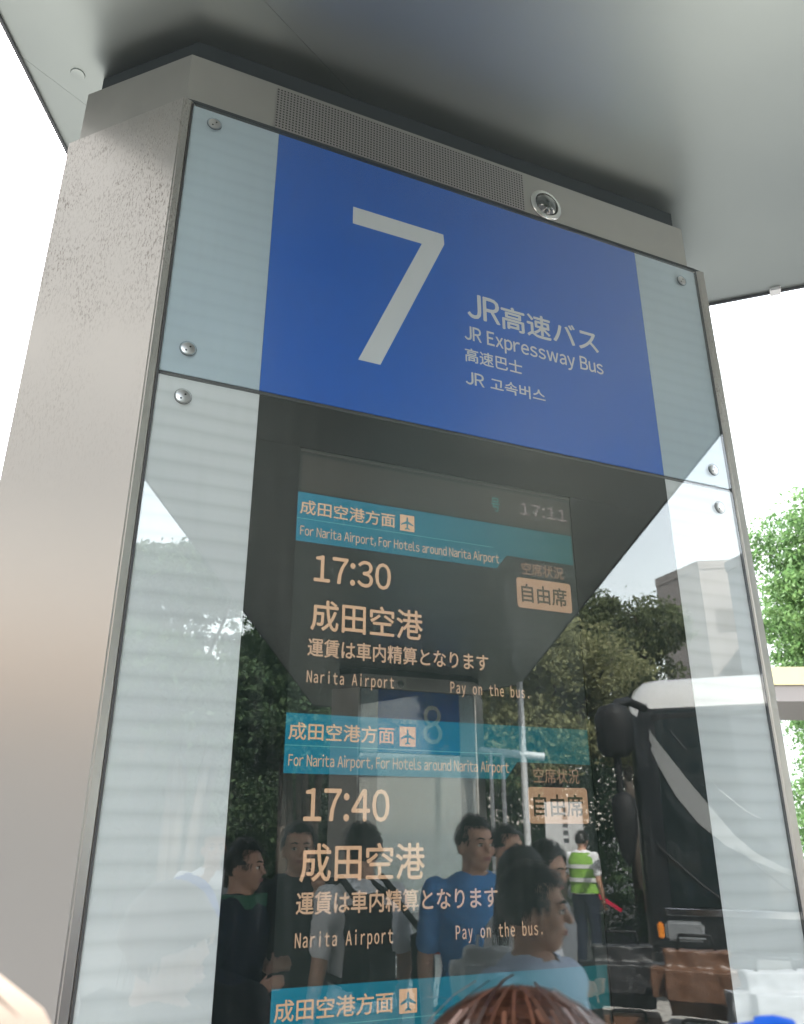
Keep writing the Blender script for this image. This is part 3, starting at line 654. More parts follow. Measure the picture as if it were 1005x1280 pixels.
# white pole frame beside pillar 8
pf = empty('pole_frame', (0,0,0), 0, 'white steel pole frame with a crossbar attached right of pillar 8', 'frame')
def pole(x, y, z0, z1, r): obj('post', lathe(BM(), (x,y,z0), (0,0,1), [(0,r),(z1-z0,r),(z1-z0+.002,0)], 14), M['white_paint'], pf, True, 40)
pole(4.66,-6.36,0,3.19,.035); pole(4.35,-6.52,0,2.43,.022); pole(4.46,-6.46,0,2.43,.022)
obj('crossbar', tube(BM(), [(4.10,-6.66,2.49),(4.86,-6.26,2.40)], .042, 10), M['white_paint'], pf, True, 40)

# ------------------------------------------------------------------ coach
M['coachwhite'] = mat('coach_white', (.46,.46,.45), .3, coat=.6); M['navy'] = mat('coach_black', (.008,.009,.011), .3, coat=.4)
M['cglass'] = mat('coach_glass', (.008,.012,.013), .04, spec=.6); M['rubber'] = mat('rubber', (.008,.008,.009), .6, spec=.25)
M['chrome'] = mat('chrome', (.7,.7,.7), .12, 1); M['amber'] = mat('amber_lamp', (.6,.2,.02), .2); M['headl'] = mat('headlight_glass', (.16,.17,.18), .12, coat=.5)
bus = empty('highway_coach', (7.10,-5.72,-.105), R(-135), 'dark coach with white roof and big drooping mirrors, mirrored at the right of the pane', 'coach')
def section(y, hw, top, bot, rad):
    pts = []
    for cx, cz, a0 in ((hw-rad,top-rad,0),(-hw+rad,top-rad,90),(-hw+.06,bot+.06,180),(hw-.06,bot+.06,270)):
        rr = rad if cz > 1 else .06
        for k in range(5):
            a = R(a0+k*22.5); pts.append((cx+math.cos(a)*rr, cz+math.sin(a)*rr))
    full = []
    for i, p in enumerate(pts):
        q = pts[(i+1) % len(pts)]; nseg = max(1, int(math.hypot(q[0]-p[0], q[1]-p[1])/.28))
        for k in range(nseg): t = k/nseg; full.append((p[0]+(q[0]-p[0])*t, p[1]+(q[1]-p[1])*t))
    return full
st = [(0.0,1.00,3.36,.42,.34),(.03,1.12,3.44,.36,.36),(.10,1.19,3.50,.32,.36),(.25,1.235,3.56,.30,.34),(.6,1.25,3.62,.30,.30),(3,1.25,3.66,.30,.25),(6,1.25,3.66,.30,.25),(11.7,1.25,3.62,.30,.25),(11.95,1.2,3.38,.34,.22)]
NS = len(section(0,1.25,3.46,.30,.22))
def rake(y, z): return y + max(0, (z-1.0))**2*.09*max(0, 1-y/2.5)
bmw, bmn = BM(), BM()
secs = []
for s_ in st:
    f = section(*s_)
    # resample to NS points by arc length
    L = [0]
    for i in range(len(f)): q = f[(i+1) % len(f)]; L.append(L[-1]+math.hypot(q[0]-f[i][0], q[1]-f[i][1]))
    out = []
    for k in range(60):
        t = L[-1]*k/60; i = max(j for j in range(len(f)) if L[j] <= t+1e-9); u = (t-L[i])/(L[i+1]-L[i]); q = f[(i+1) % len(f)]
        out.append((f[i][0]+(q[0]-f[i][0])*u, f[i][1]+(q[1]-f[i][1])*u))
    secs.append([(x, rake(s_[0], z), z) for x, z in out])
for bm_, keep in ((bmw, lambda z: z > 3.17), (bmn, lambda z: z <= 3.17)):
    vv = [[bm_.verts.new(p) for p in s_] for s_ in secs]
    for r0, r1 in zip(vv, vv[1:]):
        for k in range(60):
            q = (r0[k], r0[(k+1) % 60], r1[(k+1) % 60], r1[k]); zc = sum(v.co.z for v in q)/4
            if keep(zc): bm_.faces.new(q)
    # front and rear caps sliced into strips
    for ring in (vv[0], vv[-1]):
        o_ = sorted(range(60), key=lambda k: ring[k].co.z)
        lft = [ring[k] for k in range(60) if ring[k].co.x < 0]; rgt = [ring[k] for k in range(60) if ring[k].co.x >= 0]
        lft.sort(key=lambda v: v.co.z); rgt.sort(key=lambda v: v.co.z)
        for i in range(min(len(lft), len(rgt))-1):
            zc = (lft[i].co.z+lft[i+1].co.z+rgt[i].co.z+rgt[i+1].co.z)/4
            if keep(zc): bm_.faces.new((lft[i], rgt[i], rgt[i+1], lft[i+1]))
    bmesh.ops.delete(bm_, geom=[v for v in bm_.verts if not v.link_faces], context='VERTS'); bmesh.ops.recalc_face_normals(bm_, faces=bm_.faces[:])
obj('roof', bmw, M['coachwhite'], bus, True, 50); obj('body', bmn, M['navy'], bus, True, 50)
def screen(x0, x1, z0, z1, off=.015, nx=16, nz=8, wrap=.12):
    bm = BM(); g = []
    for j in range(nz+1):
        z = z0+(z1-z0)*j/nz; row = []
        for i in range(nx+1):
            x = x0+(x1-x0)*i/nx; e = max(0, abs(x)-.80)
            row.append(bm.verts.new((x, rake(0, z)-off+e*e*.75, z)))
        g.append(row)
    for j in range(nz):
        for i in range(nx): bm.faces.new((g[j][i], g[j][i+1], g[j+1][i+1], g[j+1][i]))
    return bm
obj('windscreen', screen(-1.17,1.17,1.02,3.14), M['cglass'], bus, True)
# white swoosh running across the windscreen corner
bm = BM(); rows = []
kp = [(1.06,3.02,.02),(.98,2.80,.05),(.84,2.52,.085),(.66,2.20,.11),(.46,1.92,.11),(.24,1.68,.075),(.02,1.52,.04),(-.22,1.40,.03),(-.50,1.30,.022),(-.85,1.24,.012)]
for k in range(len(kp)):
    x, zc, w = kp[k]; a0, b0 = kp[max(k-1,0)], kp[min(k+1,len(kp)-1)]; tx, tz = b0[0]-a0[0], b0[1]-a0[1]; L = math.hypot(tx, tz); nx_, nz_ = -tz/L*w, tx/L*w
    f = .030; q = []
    for sg in (1, -1):
        X, Z_ = x+nx_*sg, zc+nz_*sg; e = max(0, abs(X)-.80); q.append(bm.verts.new((X, rake(0, Z_)-f+e*e*.75, Z_)))
    rows.append(q)
for a_, b_ in zip(rows, rows[1:]): bm.faces.new((a_[0], b_[0], b_[1], a_[1]))
M['stripe'] = mat('silver_stripe', (.15,.155,.155), .4)
obj('swoosh_stripe', bm, M['stripe'], bus, True)
for kk, (xa, za, xb, zb) in enumerate(((.75,2.9,.28,2.2),(.28,2.2,-.1,1.9))): obj('trim_line', tube(BM(), [(xa,rake(0,za)-.025,za),((xa+xb)/2-.06,rake(0,(za+zb)/2)-.025,(za+zb)/2-.08),(xb,rake(0,zb)-.025,zb)], .006, 6), M['navy'], bus)
obj('bumper', bevbox(-1.15,1.15,-.10,.12,.30,.62,.05,3), M['navy'], bus, True, 50)
for s_ in (-1, 1):
    h1 = obj('headlight', bevbox(.62 if s_ > 0 else -1.02, 1.02 if s_ > 0 else -.62, -.035,.06,.68,.88,.03,3), M['headl'], bus, True, 50)
    obj('indicator', bevbox(1.035 if s_ > 0 else -1.10, 1.10 if s_ > 0 else -1.035, -.01,.07,.70,.86,.015,2), M['amber'], h1)
obj('dash_panel', bevbox(-1.0,1.0,-.028,-.016,.93,1.0,.004,1), M['chrome'], bus)
for s_ in (-.55,.25): obj('wiper', tube(BM(), [(s_,-.05,.98),(s_+.35,-.045,1.25),(s_+.75,.0,1.62)], .012, 6), M['rubber'], bus)
obj('number_plate', bevbox(-.17,.17,-.112,-.102,.40,.56,.004,1), M['stripe'], bus)
for zz in (.95,): obj('body_seam', bevbox(-1.16,1.16,-.022,-.012,zz-.30,zz-.29,.002,1), M['rubber'], bus)
obj('grille', bevbox(-.5,.5,-.03,-.018,.70,.86,.004,1), M['rubber'], bus)
obj('sun_visor', bevbox(-.95,.95,.36,.40,2.72,3.10,.01,1), M['rubber'], bus)
for k_ in range(7): tube_ = obj('panel_rivet', lathe(BM(), (-1.0+k_*.333,rake(0,3.24)-.0,3.24), (0,-1,0), [(0,.012),(.004,.01),(.005,0)], 8), M['chrome'], bus)

# drooping mirrors
for s_, x0 in ((1, 1.15), (-1, -1.15)):
    mr_ = obj('mirror_arm', tube(BM(), [(x0*.88,.28,3.16),(x0*1.02,.0,3.22),(x0*1.10,-.30,3.16),(x0*1.12,-.48,2.95),(x0*1.12,-.55,2.60),(x0*1.12,-.55,2.0),(x0*1.08,-.50,1.5)], [.05,.05,.05,.05,.045,.04,.03], 8), M['rubber'], bus, True)
    hb_ = BM(); lathe(hb_, (x0*1.12,-.58,2.52), (0,0,1), [(0,0),(.02,.13),(.10,.20),(.45,.21),(.56,.15),(.60,0)], 18, 1, .6); obj('mirror_housing', hb_, M['rubber'], mr_, True)
    hb_ = BM(); lathe(hb_, (x0*1.10,-.56,1.42), (0,0,1), [(0,0),(.10,.07),(.40,.13),(.68,.13),(.74,.06),(.76,0)], 18, 1, .6); obj('mirror_housing', hb_, M['rubber'], mr_, True)
    obj('mirror_glass', bevbox(x0*1.12-.10,x0*1.12+.10,-.478,-.470,2.62,2.96,.003,1), M['chrome'], mr_)
for y in (2.6, 8.6):
    for s_ in (-1, 1):
        w_ = obj('wheel', lathe(BM(), (s_*1.262,y,.50), (s_,0,0), [(-.22,.30),(-.22,.48),(-.18,.50),(-.02,.50),(0,.47),(.0,.30)], 32), M['rubber'], bus, True, 40)
        obj('rim', lathe(BM(), (s_*1.26,y,.50), (s_,0,0), [(-.05,.30),(-.02,.28),(-.06,.16),(.0,.12),(.02,0)], 24), M['chrome'], w_, True, 40)
for s_ in (-1, 1):
    for k in range(6):
        y0 = 1.0+k*1.75
        obj('side_window', bevbox(s_*1.262-.008, s_*1.262+.008, y0, y0+1.68, 1.72, 2.85, .006, 1), M['cglass'], bus)

# ------------------------------------------------------------------ people
def m_cloth(name, col, rough=.85):
    m = mat(name, col, rough, spec=.2, var=(7,.12)); return m
M['skin'] = mat('skin', (.52,.30,.21), .5, var=(18,.10)); M['skin'].node_tree.nodes['Principled BSDF'].inputs['Subsurface Weight'].default_value = .08
M['skin'].node_tree.nodes['Principled BSDF'].inputs['Subsurface Radius'].default_value = (.02,.008,.004)
M['eye'] = mat('eye', (.75,.73,.70), .2); M['iris'] = mat('iris', (.03,.02,.015), .2); M['lip'] = mat('lip', (.38,.14,.12), .45); M['brow'] = mat('brow', (.02,.016,.014), .8)
def m_hair(name, c1, c2, rough=.38):
    m = D.materials.new(name); m.use_nodes = True; n = m.node_tree.nodes; l = m.node_tree.links; b = n['Principled BSDF']
    g = n.new('ShaderNodeNewGeometry'); cr = n.new('ShaderNodeValToRGB'); cr.color_ramp.elements[0].color = (*c1, 1); cr.color_ramp.elements[1].color = (*c2, 1)
    l.new(g.outputs['Random Per Island'], cr.inputs[0]); l.new(cr.outputs[0], b.inputs['Base Color']); b.inputs['Roughness'].default_value = rough
    b.inputs['Specular IOR Level'].default_value = .4; return m
M['hairblack'] = m_hair('black_hair', (.006,.005,.005), (.022,.018,.016)); M['hairbrown'] = m_hair('chestnut_hair', (.025,.011,.007), (.16,.065,.038), .34)
def remeshed(name, bm, mt, parent, vox, smooth=2, disp=None, clip_fn=None):
    me = D.meshes.new('tmp'); bm.to_mesh(me); bm.free(); o = D.objects.new('tmp', me); scene.collection.objects.link(o)
    md = o.modifiers.new('r', 'REMESH'); md.mode = 'VOXEL'; md.voxel_size = vox; md.use_smooth_shade = True
    ms = o.modifiers.new('s', 'SMOOTH'); ms.factor = .5; ms.iterations = smooth
    if disp:
        tx = D.textures.new('folds', 'CLOUDS'); tx.noise_scale = disp[1]; tx.noise_depth = 2
        dm = o.modifiers.new('d', 'DISPLACE'); dm.texture = tx; dm.strength = disp[0]; dm.mid_level = .5; dm.texture_coords = 'LOCAL'
    C.view_layer.update()
    m2 = D.meshes.new_from_object(o.evaluated_get(C.evaluated_depsgraph_get())); D.objects.remove(o); D.meshes.remove(me); m2.name = name
    m2.polygons.foreach_set('use_smooth', [True]*len(m2.polygons))
    if clip_fn:
        b = bmesh.new(); b.from_mesh(m2)
        bmesh.ops.delete(b, geom=[v for v in b.verts if clip_fn(v.co)], context='VERTS'); b.to_mesh(m2); b.free()
    return link(name, m2, mt, parent)
def strands(name, roots, m, parent, width, seed=0):
    """roots: list of polylines (skull-hugging paths); each becomes a thin ribbon"""
    V, F = [], []; rd = random.Random(seed)
    for path in roots:
        n0 = len(V); w = width*rd.uniform(.6,1.3)
        for i, p in enumerate(path):
            t = (path[min(i+1, len(path)-1)]-path[max(i-1, 0)]); out = path.n[i] if hasattr(path, 'n') else Vector((0,0,1))
            s = t.cross(out); s = s.normalized() if s.length > 1e-9 else Vector((1,0,0)); k = w*(1 if i < len(path)-1 else .25)
            V += [tuple(p-s*k), tuple(p+s*k)]
        for i in range(len(path)-1): a = n0+2*i; F.append((a, a+1, a+3, a+2))
    me = D.meshes.new(name); me.from_pydata(V, [], F); me.update(); return link(name, me, m, parent)
class Path(list): pass
def hair(parent, Mh, style, m, s, seed, n=900, width=.0016):
    """Mh maps head space (centre of skull, facing -Y) to the person"""
    rd = random.Random(seed); roots = []
    rx, ry, rz = .083*s, .099*s, .112*s
    cap = BM(); ell(cap, (0,0,0), (rx,ry,rz), None, 28, 20)
    def bare(p):       # True where there is face or neck rather than hair
        x, y, z = p.x/rx, p.y/ry, p.z/rz
        if y < -.05 and z < .48-.25*abs(x)*0: return not (abs(x) > .86 and z > -.15)
        if style in ('short','tidy') and z < -.55: return True
        return z < -.85
    kill = [v for v in cap.verts if bare(v.co)]; bmesh.ops.delete(cap, geom=kill, context='VERTS')
    for v in cap.verts:
        k = 1+.10*noise.noise(v.co*34+Vector((seed,0,0))); v.co = Mh @ (v.co*k)
    h = obj('hair', cap, m, parent, True)
    crown_ = Vector((.012*s,.045*s,0))
    for _ in range(n):
        th = rd.uniform(0, 2*math.pi); ph = rd.uniform(0, 1)**.7*(1.55 if style in ('short','tidy') else 1.5)
        d = Vector((math.sin(ph)*math.cos(th), math.sin(ph)*math.sin(th), math.cos(ph)))
        p0 = Vector((d.x*rx, d.y*ry, d.z*rz))+crown_*.3
        front = d.y < -.3
        L = {'short': .055, 'tidy': .045, 'bob': .16, 'long': .38, 'bun': .12}[style]*s*rd.uniform(.7,1.15)
        if front and style in ('short','tidy'): L *= .75
        if front and style in ('long','bob','bun'): side = 1 if d.x > 0 else -1
        flow = Vector((d.x, d.y+.25, -.15)); path = Path(); path.n = []; p = p0.copy(); N = 7 if style in ('bob','long') else 5
        lift = 1.0+rd.uniform(.0,.17)
        dr = (flow-d*flow.dot(d)).normalized()+Vector((rd.uniform(-.3,.3), rd.uniform(-.3,.3), rd.uniform(-.2,.2)))
        if front and style in ('long','bob','bun'): dr = Vector((side*1.0, .25, -.3))
        for i in range(N):
            q = Vector((p.x/rx, p.y/ry, p.z/rz)); l_ = q.length
            if p.z > -.3*rz or style not in ('long','bob'):
                q = q/l_*(lift+.03*i*(style == 'short')); pp = Vector((q.x*rx, q.y*ry, q.z*rz))
            else: pp = p
            if front and pp.z < .45*rz and pp.y < -.2*ry and abs(pp.x) < .85*rx: break
            path.append(Mh @ pp); path.n.append((Mh.to_3x3() @ (pp.normalized())))
            g_ = Vector((0,0,-1)); nn = pp.normalized(); tang = dr+g_*(.35+.35*i)
            if pp.z > -.3*rz: tang = tang-nn*tang.dot(nn)
            else: tang = g_+nn*.05+Vector((0,.1,0))
            p = pp+tang.normalized()*L/N
            dr = dr*.7
        if len(path) > 2: roots.append(path)
    strands('hair_strands', roots, m, h, width*s, seed)
    if style == 'bun': b_ = BM(); ell(b_, Mh @ Vector((0,.125*s,.01*s)), (.04*s,.035*s,.04*s), None, 16, 12); obj('bun', b_, m, h, True)
    return h
def person(loc, H, face, label, shirt=None, trousers=None, hairst='short', hairm='hairblack', arms=('hang','hang'), sleeve=.45, fem=False,
           head_yaw=0, head_pitch=0, vox=.010, skirt=False, z0=0, seed=1, group='people waiting at the stop', hairn=900, skin='skin', lean=0):
    """face = world yaw (radians) of the direction the figure faces"""
    s = H/1.675
    r = empty('person', (loc[0], loc[1], z0), face+math.pi/2, label, 'person', group)
    w = .90 if fem else 1.0; S = lambda *p: Vector(p)*s
    sh = .178*w
    hips = .098 if fem else .09
    body = BM()
    # torso rings
    def torso(bm, g, z_lo=.86, z_hi=1.47):
        prof = [(.84,.155,.105),(.92,.168*(1.06 if fem else 1),.118),(1.02,.145*(.93 if fem else 1),.105),(1.10,.140*(.92 if fem else 1),.103),(1.22,.165*w,.118),(1.32,.180*w,.118),(1.385,.172*w,.098),(1.425,.125*w,.075),(1.455,.065,.062),(1.48,.055,.056)]
        prof = [p for p in prof if z_lo <= p[0] <= z_hi]; rings = []
        for z, a, b in prof:
            a += g; b += g; yo = -.006 if 1.15 < z < 1.35 else .004
            rings.append([bm.verts.new(S(math.cos(k*math.pi/10)*a, math.sin(k*math.pi/10)*b+yo, z)) for k in range(20)])
        for q0, q1 in zip(rings, rings[1:]):
            for k in range(20): bm.faces.new((q0[k], q0[(k+1) % 20], q1[(k+1) % 20], q1[k]))
        bm.faces.new(rings[0][::-1]); bm.faces.new(rings[-1])
    torso(body, 0)
    legs = {}
    for sd_ in (-1, 1):
        hip = S(sd_*hips,0,.88); kn = S(sd_*.105,-.012,.48); an = S(sd_*.11,.015,.09)
        legs[sd_] = (hip, kn, an)
        caps(body, hip, kn, .082*s, .052*s); caps(body, kn, an, .052*s, .034*s); caps(body, an+S(0,.02,-.045), an+S(0,-.13,-.055), .035*s, .030*s)
    pose = {'hang': ((.228,.03,1.10),(.235,-.045,.865),(.235,-.06,.78)), 'bent': ((.225,.05,1.12),(.13,-.17,1.06),(.05,-.22,1.09)),
            'phone': ((.235,-.06,1.14),(.10,-.28,1.36),(.07,-.31,1.44)), 'bag': ((.225,.04,1.11),(.225,-.12,.93),(.20,-.17,.88)),
            'point': ((.24,-.02,1.12),(.22,-.22,1.02),(.20,-.30,1.00)), 'clasp': ((.225,.02,1.10),(.10,-.16,.95),(.03,-.19,.93))}
    arm = {}
    for sd_, a_ in ((-1, arms[0]), (1, arms[1])):
        e, wr, hd = [S(sd_*p[0]*(w if i == 0 else 1), p[1], p[2]) for i, p in enumerate(pose[a_])]; shd = S(sd_*sh,.005,1.375); arm[sd_] = (shd, e, wr)
        caps(body, shd, e, .050*s*w, .038*s*w); caps(body, e, wr, .038*s*w, .025*s*w)
        d = (hd-wr).normalized(); side = d.cross(Vector((0,1,0)) if abs(d.y) < .7 else Vector((1,0,0))).normalized(); nrm_ = d.cross(side).normalized()
        caps(body, wr, wr+d*.055*s, .024*s, .032*s, 1, .55, 12, side)
        for f, (o_, L_) in enumerate(((-.030,.062),(-.010,.072),(.010,.068),(.029,.052))):
            b0 = wr+d*.075*s+side*o_*s; b1 = b0+d*L_*.55*s+nrm_*.008*s; b2 = b1+d*L_*.35*s+nrm_*.026*s
            caps(body, b0, b1, .0088*s, .0080*s, 1, 1, 8); caps(body, b1, b2, .0080*s, .0068*s, 1, 1, 8)
        t0 = wr+d*.025*s-side*.026*s; caps(body, t0, t0+(d*.6-side*.7+nrm_*.3).normalized()*.048*s, .011*s, .008*s, 1, 1, 8)
    # head on its neck
    hc = S(0,-.012,1.575); piv = S(0,.01,1.485)
    RM = Matrix.Translation(piv) @ Matrix.Rotation(head_yaw, 4, 'Z') @ Matrix.Rotation(head_pitch, 4, 'X') @ Matrix.Translation(-piv)
    Mh = RM @ Matrix.Translation(hc)
    caps(body, S(0,.008,1.42), RM @ S(0,.012,1.52), .058*s*w, .052*s*w)
    R3 = Mh.to_3x3().to_4x4()
    def he(c, rr): ell(body, Mh @ Vector(c)*1, tuple(q for q in rr), R3, 16, 12)
    he(Vector((0,.004,.008))*s, (.0745*s,.092*s,.100*s)); he(Vector((0,-.022,-.052))*s, (.058*s,.064*s,.060*s)); he(Vector((0,-.050,-.088))*s, (.030*s,.028*s,.026*s))
    he(Vector((0,-.078,.018))*s, (.046*s,.016*s,.014*s))
    for sd_ in (-1, 1):
        he(Vector((sd_*.077,.012,-.020))*s, (.010*s,.019*s,.031*s)); he(Vector((sd_*.036,-.062,-.030))*s, (.024*s,.024*s,.024*s))
    caps(body, Mh @ (Vector((0,-.086,.006))*s), Mh @ (Vector((0,-.104,-.030))*s), .009*s, .013*s, 1, 1, 10)
    caps(body, Mh @ (Vector((-.016,-.080,-.062))*s), Mh @ (Vector((.016,-.080,-.062))*s), .011*s, .011*s, 1, 1, 8)
    remeshed('body', body, M[skin], r, vox, 4)
    hd_parent = r
    for sd_ in (-1, 1):
        e_ = BM(); ell(e_, Mh @ (Vector((sd_*.031,-.083,-.006))*s), (.0125*s,.0085*s,.0075*s), R3, 12, 8); eo = obj('eye', e_, M['eye'], r, True)
        e_ = BM(); ell(e_, Mh @ (Vector((sd_*.031,-.0905,-.006))*s), (.0062*s,.0028*s,.0066*s), R3, 12, 8); obj('iris', e_, M['iris'], eo, True)
        e_ = BM(); tube(e_, [Mh @ (Vector((sd_*x,y,z))*s) for x, y, z in ((.014,-.094,.018),(.030,-.091,.024),(.047,-.080,.018))], [.0035*s,.0042*s,.0018*s], 6); obj('eyebrow', e_, M['brow'], r, True)
        e_ = BM(); tube(e_, [Mh @ (Vector((sd_*x,y,z))*s) for x, y, z in ((.018,-.0905,-.001),(.031,-.0935,.0025),(.045,-.085,-.002))], [.0014*s,.0020*s,.0014*s], 5); obj('eyelash', e_, M['brow'], r, True)
    e_ = BM(); ell(e_, Mh @ (Vector((0,-.0905,-.0585))*s), (.022*s,.0050*s,.0042*s), R3, 14, 8); ell(e_, Mh @ (Vector((0,-.0895,-.0665))*s), (.019*s,.0050*s,.0045*s), R3, 14, 8); obj('mouth', e_, M['lip'], r, True)
    if hairst: hair(r, RM @ Matrix.Translation(hc+S(0,.004,.008)), hairst, M[hairm], s, seed, hairn)
    # clothes
    if shirt:
        c = BM(); torso(c, .015, .86, 1.46)
        for sd_ in (-1, 1):
            shd, e, wr = arm[sd_]; caps(c, shd, shd+(e-shd)*min(1, sleeve*1.6), .066*s*w, .058*s*w)
            if sleeve > .7: caps(c, e, e+(wr-e)*.9, .052*s*w, .040*s*w)
        remeshed('shirt', c, M[shirt], r, max(vox, .010), 9, (.026*s,.09*s), lambda p: (p-S(0,-.035,1.485)).length < .060*s or p.z > 1.466*s)
    if trousers:
        c = BM(); torso(c, .010, .84, .95)
        if skirt:
            lathe(c, S(0,0,.5), (0,0,1), [(0,0),(0,.26*s),(.2*s,.22*s),(.5*s,.13*s),(.5*s,0)], 24, 1, .8)
        else:
            for sd_ in (-1, 1):
                hip, kn, an = legs[sd_]; caps(c, hip, kn, .100*s, .074*s); caps(c, kn, an+S(0,0,.03), .074*s, .060*s)
        remeshed('skirt' if skirt else 'trousers', c, M[trousers], r, max(vox, .012), 8, (.024*s,.1*s))
        for sd_ in (-1, 1):
            an = legs[sd_][2]; c = BM(); caps(c, an+S(0,.025,-.045), an+S(0,-.15,-.05), .046*s, .040*s, 1, .9); remeshed('shoe', c, M['shoe'], r, .012, 2, None, lambda p: False)
    r['_'] = 0; del r['_']
    return r, arm, Mh, s
M['shoe'] = mat('shoe', (.05,.05,.055), .6)
for nme, col in dict(blueshirt=(.08,.27,.60), paleblue=(.52,.60,.76), whiteshirt=(.78,.79,.82), darkshirt=(.03,.032,.04), navycloth=(.014,.018,.035), jeans=(.035,.06,.12), beigecloth=(.35,.29,.22),
                     greyshirt=(.30,.31,.33), greencollar=(.05,.16,.10), hivis=(.22,.42,.07), bluecap=(.01,.10,.55), cream=(.72,.62,.48), fingertip_tone=(.28,.22,.18), redbelt=(.45,.01,.03), cyanbag=(.05,.42,.60), whitebag=(.65,.67,.68), blackcloth=(.012,.012,.014), pinkshirt=(.5,.3,.3)).items():
    M[nme] = m_cloth(nme, col)
VP = (-.0929, 1.2614)
def face_to(x, y, phi):      # phi 0: faces the glass as seen from the camera, 90: mirrored-image right
    v = Vector((x-VP[0], y-VP[1])).normalized(); rt = Vector((-v.y, v.x)); d = -v*math.cos(R(phi))+rt*math.sin(R(phi)); return math.atan2(d.y, d.x)
def P_(x, y, H, phi, *a, **k): return person((x, y), H, face_to(x, y, phi), *a, **k)
P_(1.86,-2.35,1.705,14, 'tall man in a plain blue T-shirt standing before pillar 8', 'blueshirt', 'navycloth', 'tidy', arms=('bent','hang'), head_yaw=R(-20), vox=.007, seed=3)
P_(1.24,-.88,1.545,48, 'woman in a pale blue top with short dark hair, in profile nearest the glass', 'paleblue', 'jeans', 'short', fem=True, arms=('bent','bag'), head_yaw=R(-34), vox=.006, seed=4, hairn=2200)
P_(1.75,-1.76,1.575,128, 'woman with long black hair and white shirt between the blue man and the profile woman', 'whiteshirt', 'beigecloth', 'long', fem=True, arms=('hang','bent'), vox=.010, seed=5, hairn=1600)
P_(2.12,-2.18,1.60,60, 'woman with tied black hair looking down behind the long-haired woman', 'greyshirt', 'jeans', 'bun', fem=True, arms=('bent','bent'), head_pitch=R(12), seed=6)
P_(2.42,-3.0,1.67,50, 'dark-haired man half hidden behind the blue T-shirt man', 'whiteshirt', 'navycloth', 'short', arms=('hang','hang'), seed=7)
P_(1.40,-2.62,1.67,-150, 'man in a white T-shirt with a black backpack, seen from behind', 'whiteshirt', 'beigecloth', 'short', arms=('hang','hang'), seed=8, hairn=1500)
P_(1.20,-3.00,1.68,5, 'man in dark shirt with one hand raised, left of sign 8', 'darkshirt', 'navycloth', 'short', arms=('phone','bent'), seed=9)
P_(1.04,-3.52,1.60,20, 'woman in a grey top with long black hair at the left of the crowd', 'greyshirt', 'blackcloth', 'long', fem=True, arms=('bent','hang'), seed=10)
P_(.87,-2.80,1.60,65, 'dark-clad person with a green scarf at the left edge of the display', 'navycloth', 'navycloth', 'short', arms=('hang','bent'), sleeve=1, seed=11)
P_(1.05,-4.4,1.66,10, 'man in a white shirt at the back of the left crowd', 'whiteshirt', 'navycloth', 'tidy', arms=('hang','phone'), seed=12)
P_(1.62,-4.3,1.64,-30, 'woman in a dark top at the back left beside pillar 8', 'darkshirt', 'beigecloth', 'bob', fem=True, arms=('bent','hang'), seed=13)
#P_(3.3,-3.2,1.66,95, 'person in dark shirt walking between the profile woman and the coach', 'pinkshirt', 'blackcloth', 'short', arms=('hang','hang'), seed=21)
mp_, marm, mMh, ms = P_(6.70,-8.30,1.66,150, 'traffic marshal in a yellow-green safety vest by the coach', 'whiteshirt', 'navycloth', 'short', arms=('point','hang'), vox=.014, z0=0, seed=14, hairn=300, group=None)
# vest of the marshal, worn: a child
c = BM(); 
for z, a_, b_ in ((.95,.192,.140),(1.10,.182,.136),(1.22,.196,.148),(1.32,.206,.150),(1.40,.185,.120)):
    pass
vest = BM(); prof = ((.93,.205,.150),(1.05,.188,.142),(1.20,.200,.152),(1.32,.208,.152),(1.41,.150,.112)); rings = []
for z, a_, b_ in prof: rings.append([vest.verts.new((math.cos(k*math.pi/12)*a_, math.sin(k*math.pi/12)*b_, z)) for k in range(24)])
for q0, q1 in zip(rings, rings[1:]):
    for k in range(24): vest.faces.new((q0[k], q0[(k+1) % 24], q1[(k+1) % 24], q1[k]))
vo = obj('safety_vest', vest, M['hivis'], mp_, True)
M['reflex'] = mat('reflective_tape', (.6,.62,.6), .3)
for z in (1.06,1.22):
    tb = BM(); a_ = [tb.verts.new((math.cos(k*math.pi/12)*.206, math.sin(k*math.pi/12)*.157, z)) for k in range(24)]; b_ = [tb.verts.new((math.cos(k*math.pi/12)*.206, math.sin(k*math.pi/12)*.157, z+.05)) for k in range(24)]
    for k in range(24): tb.faces.new((a_[k], a_[(k+1) % 24], b_[(k+1) % 24], b_[k]))
    obj('reflective_band', tb, M['reflex'], vo, True)
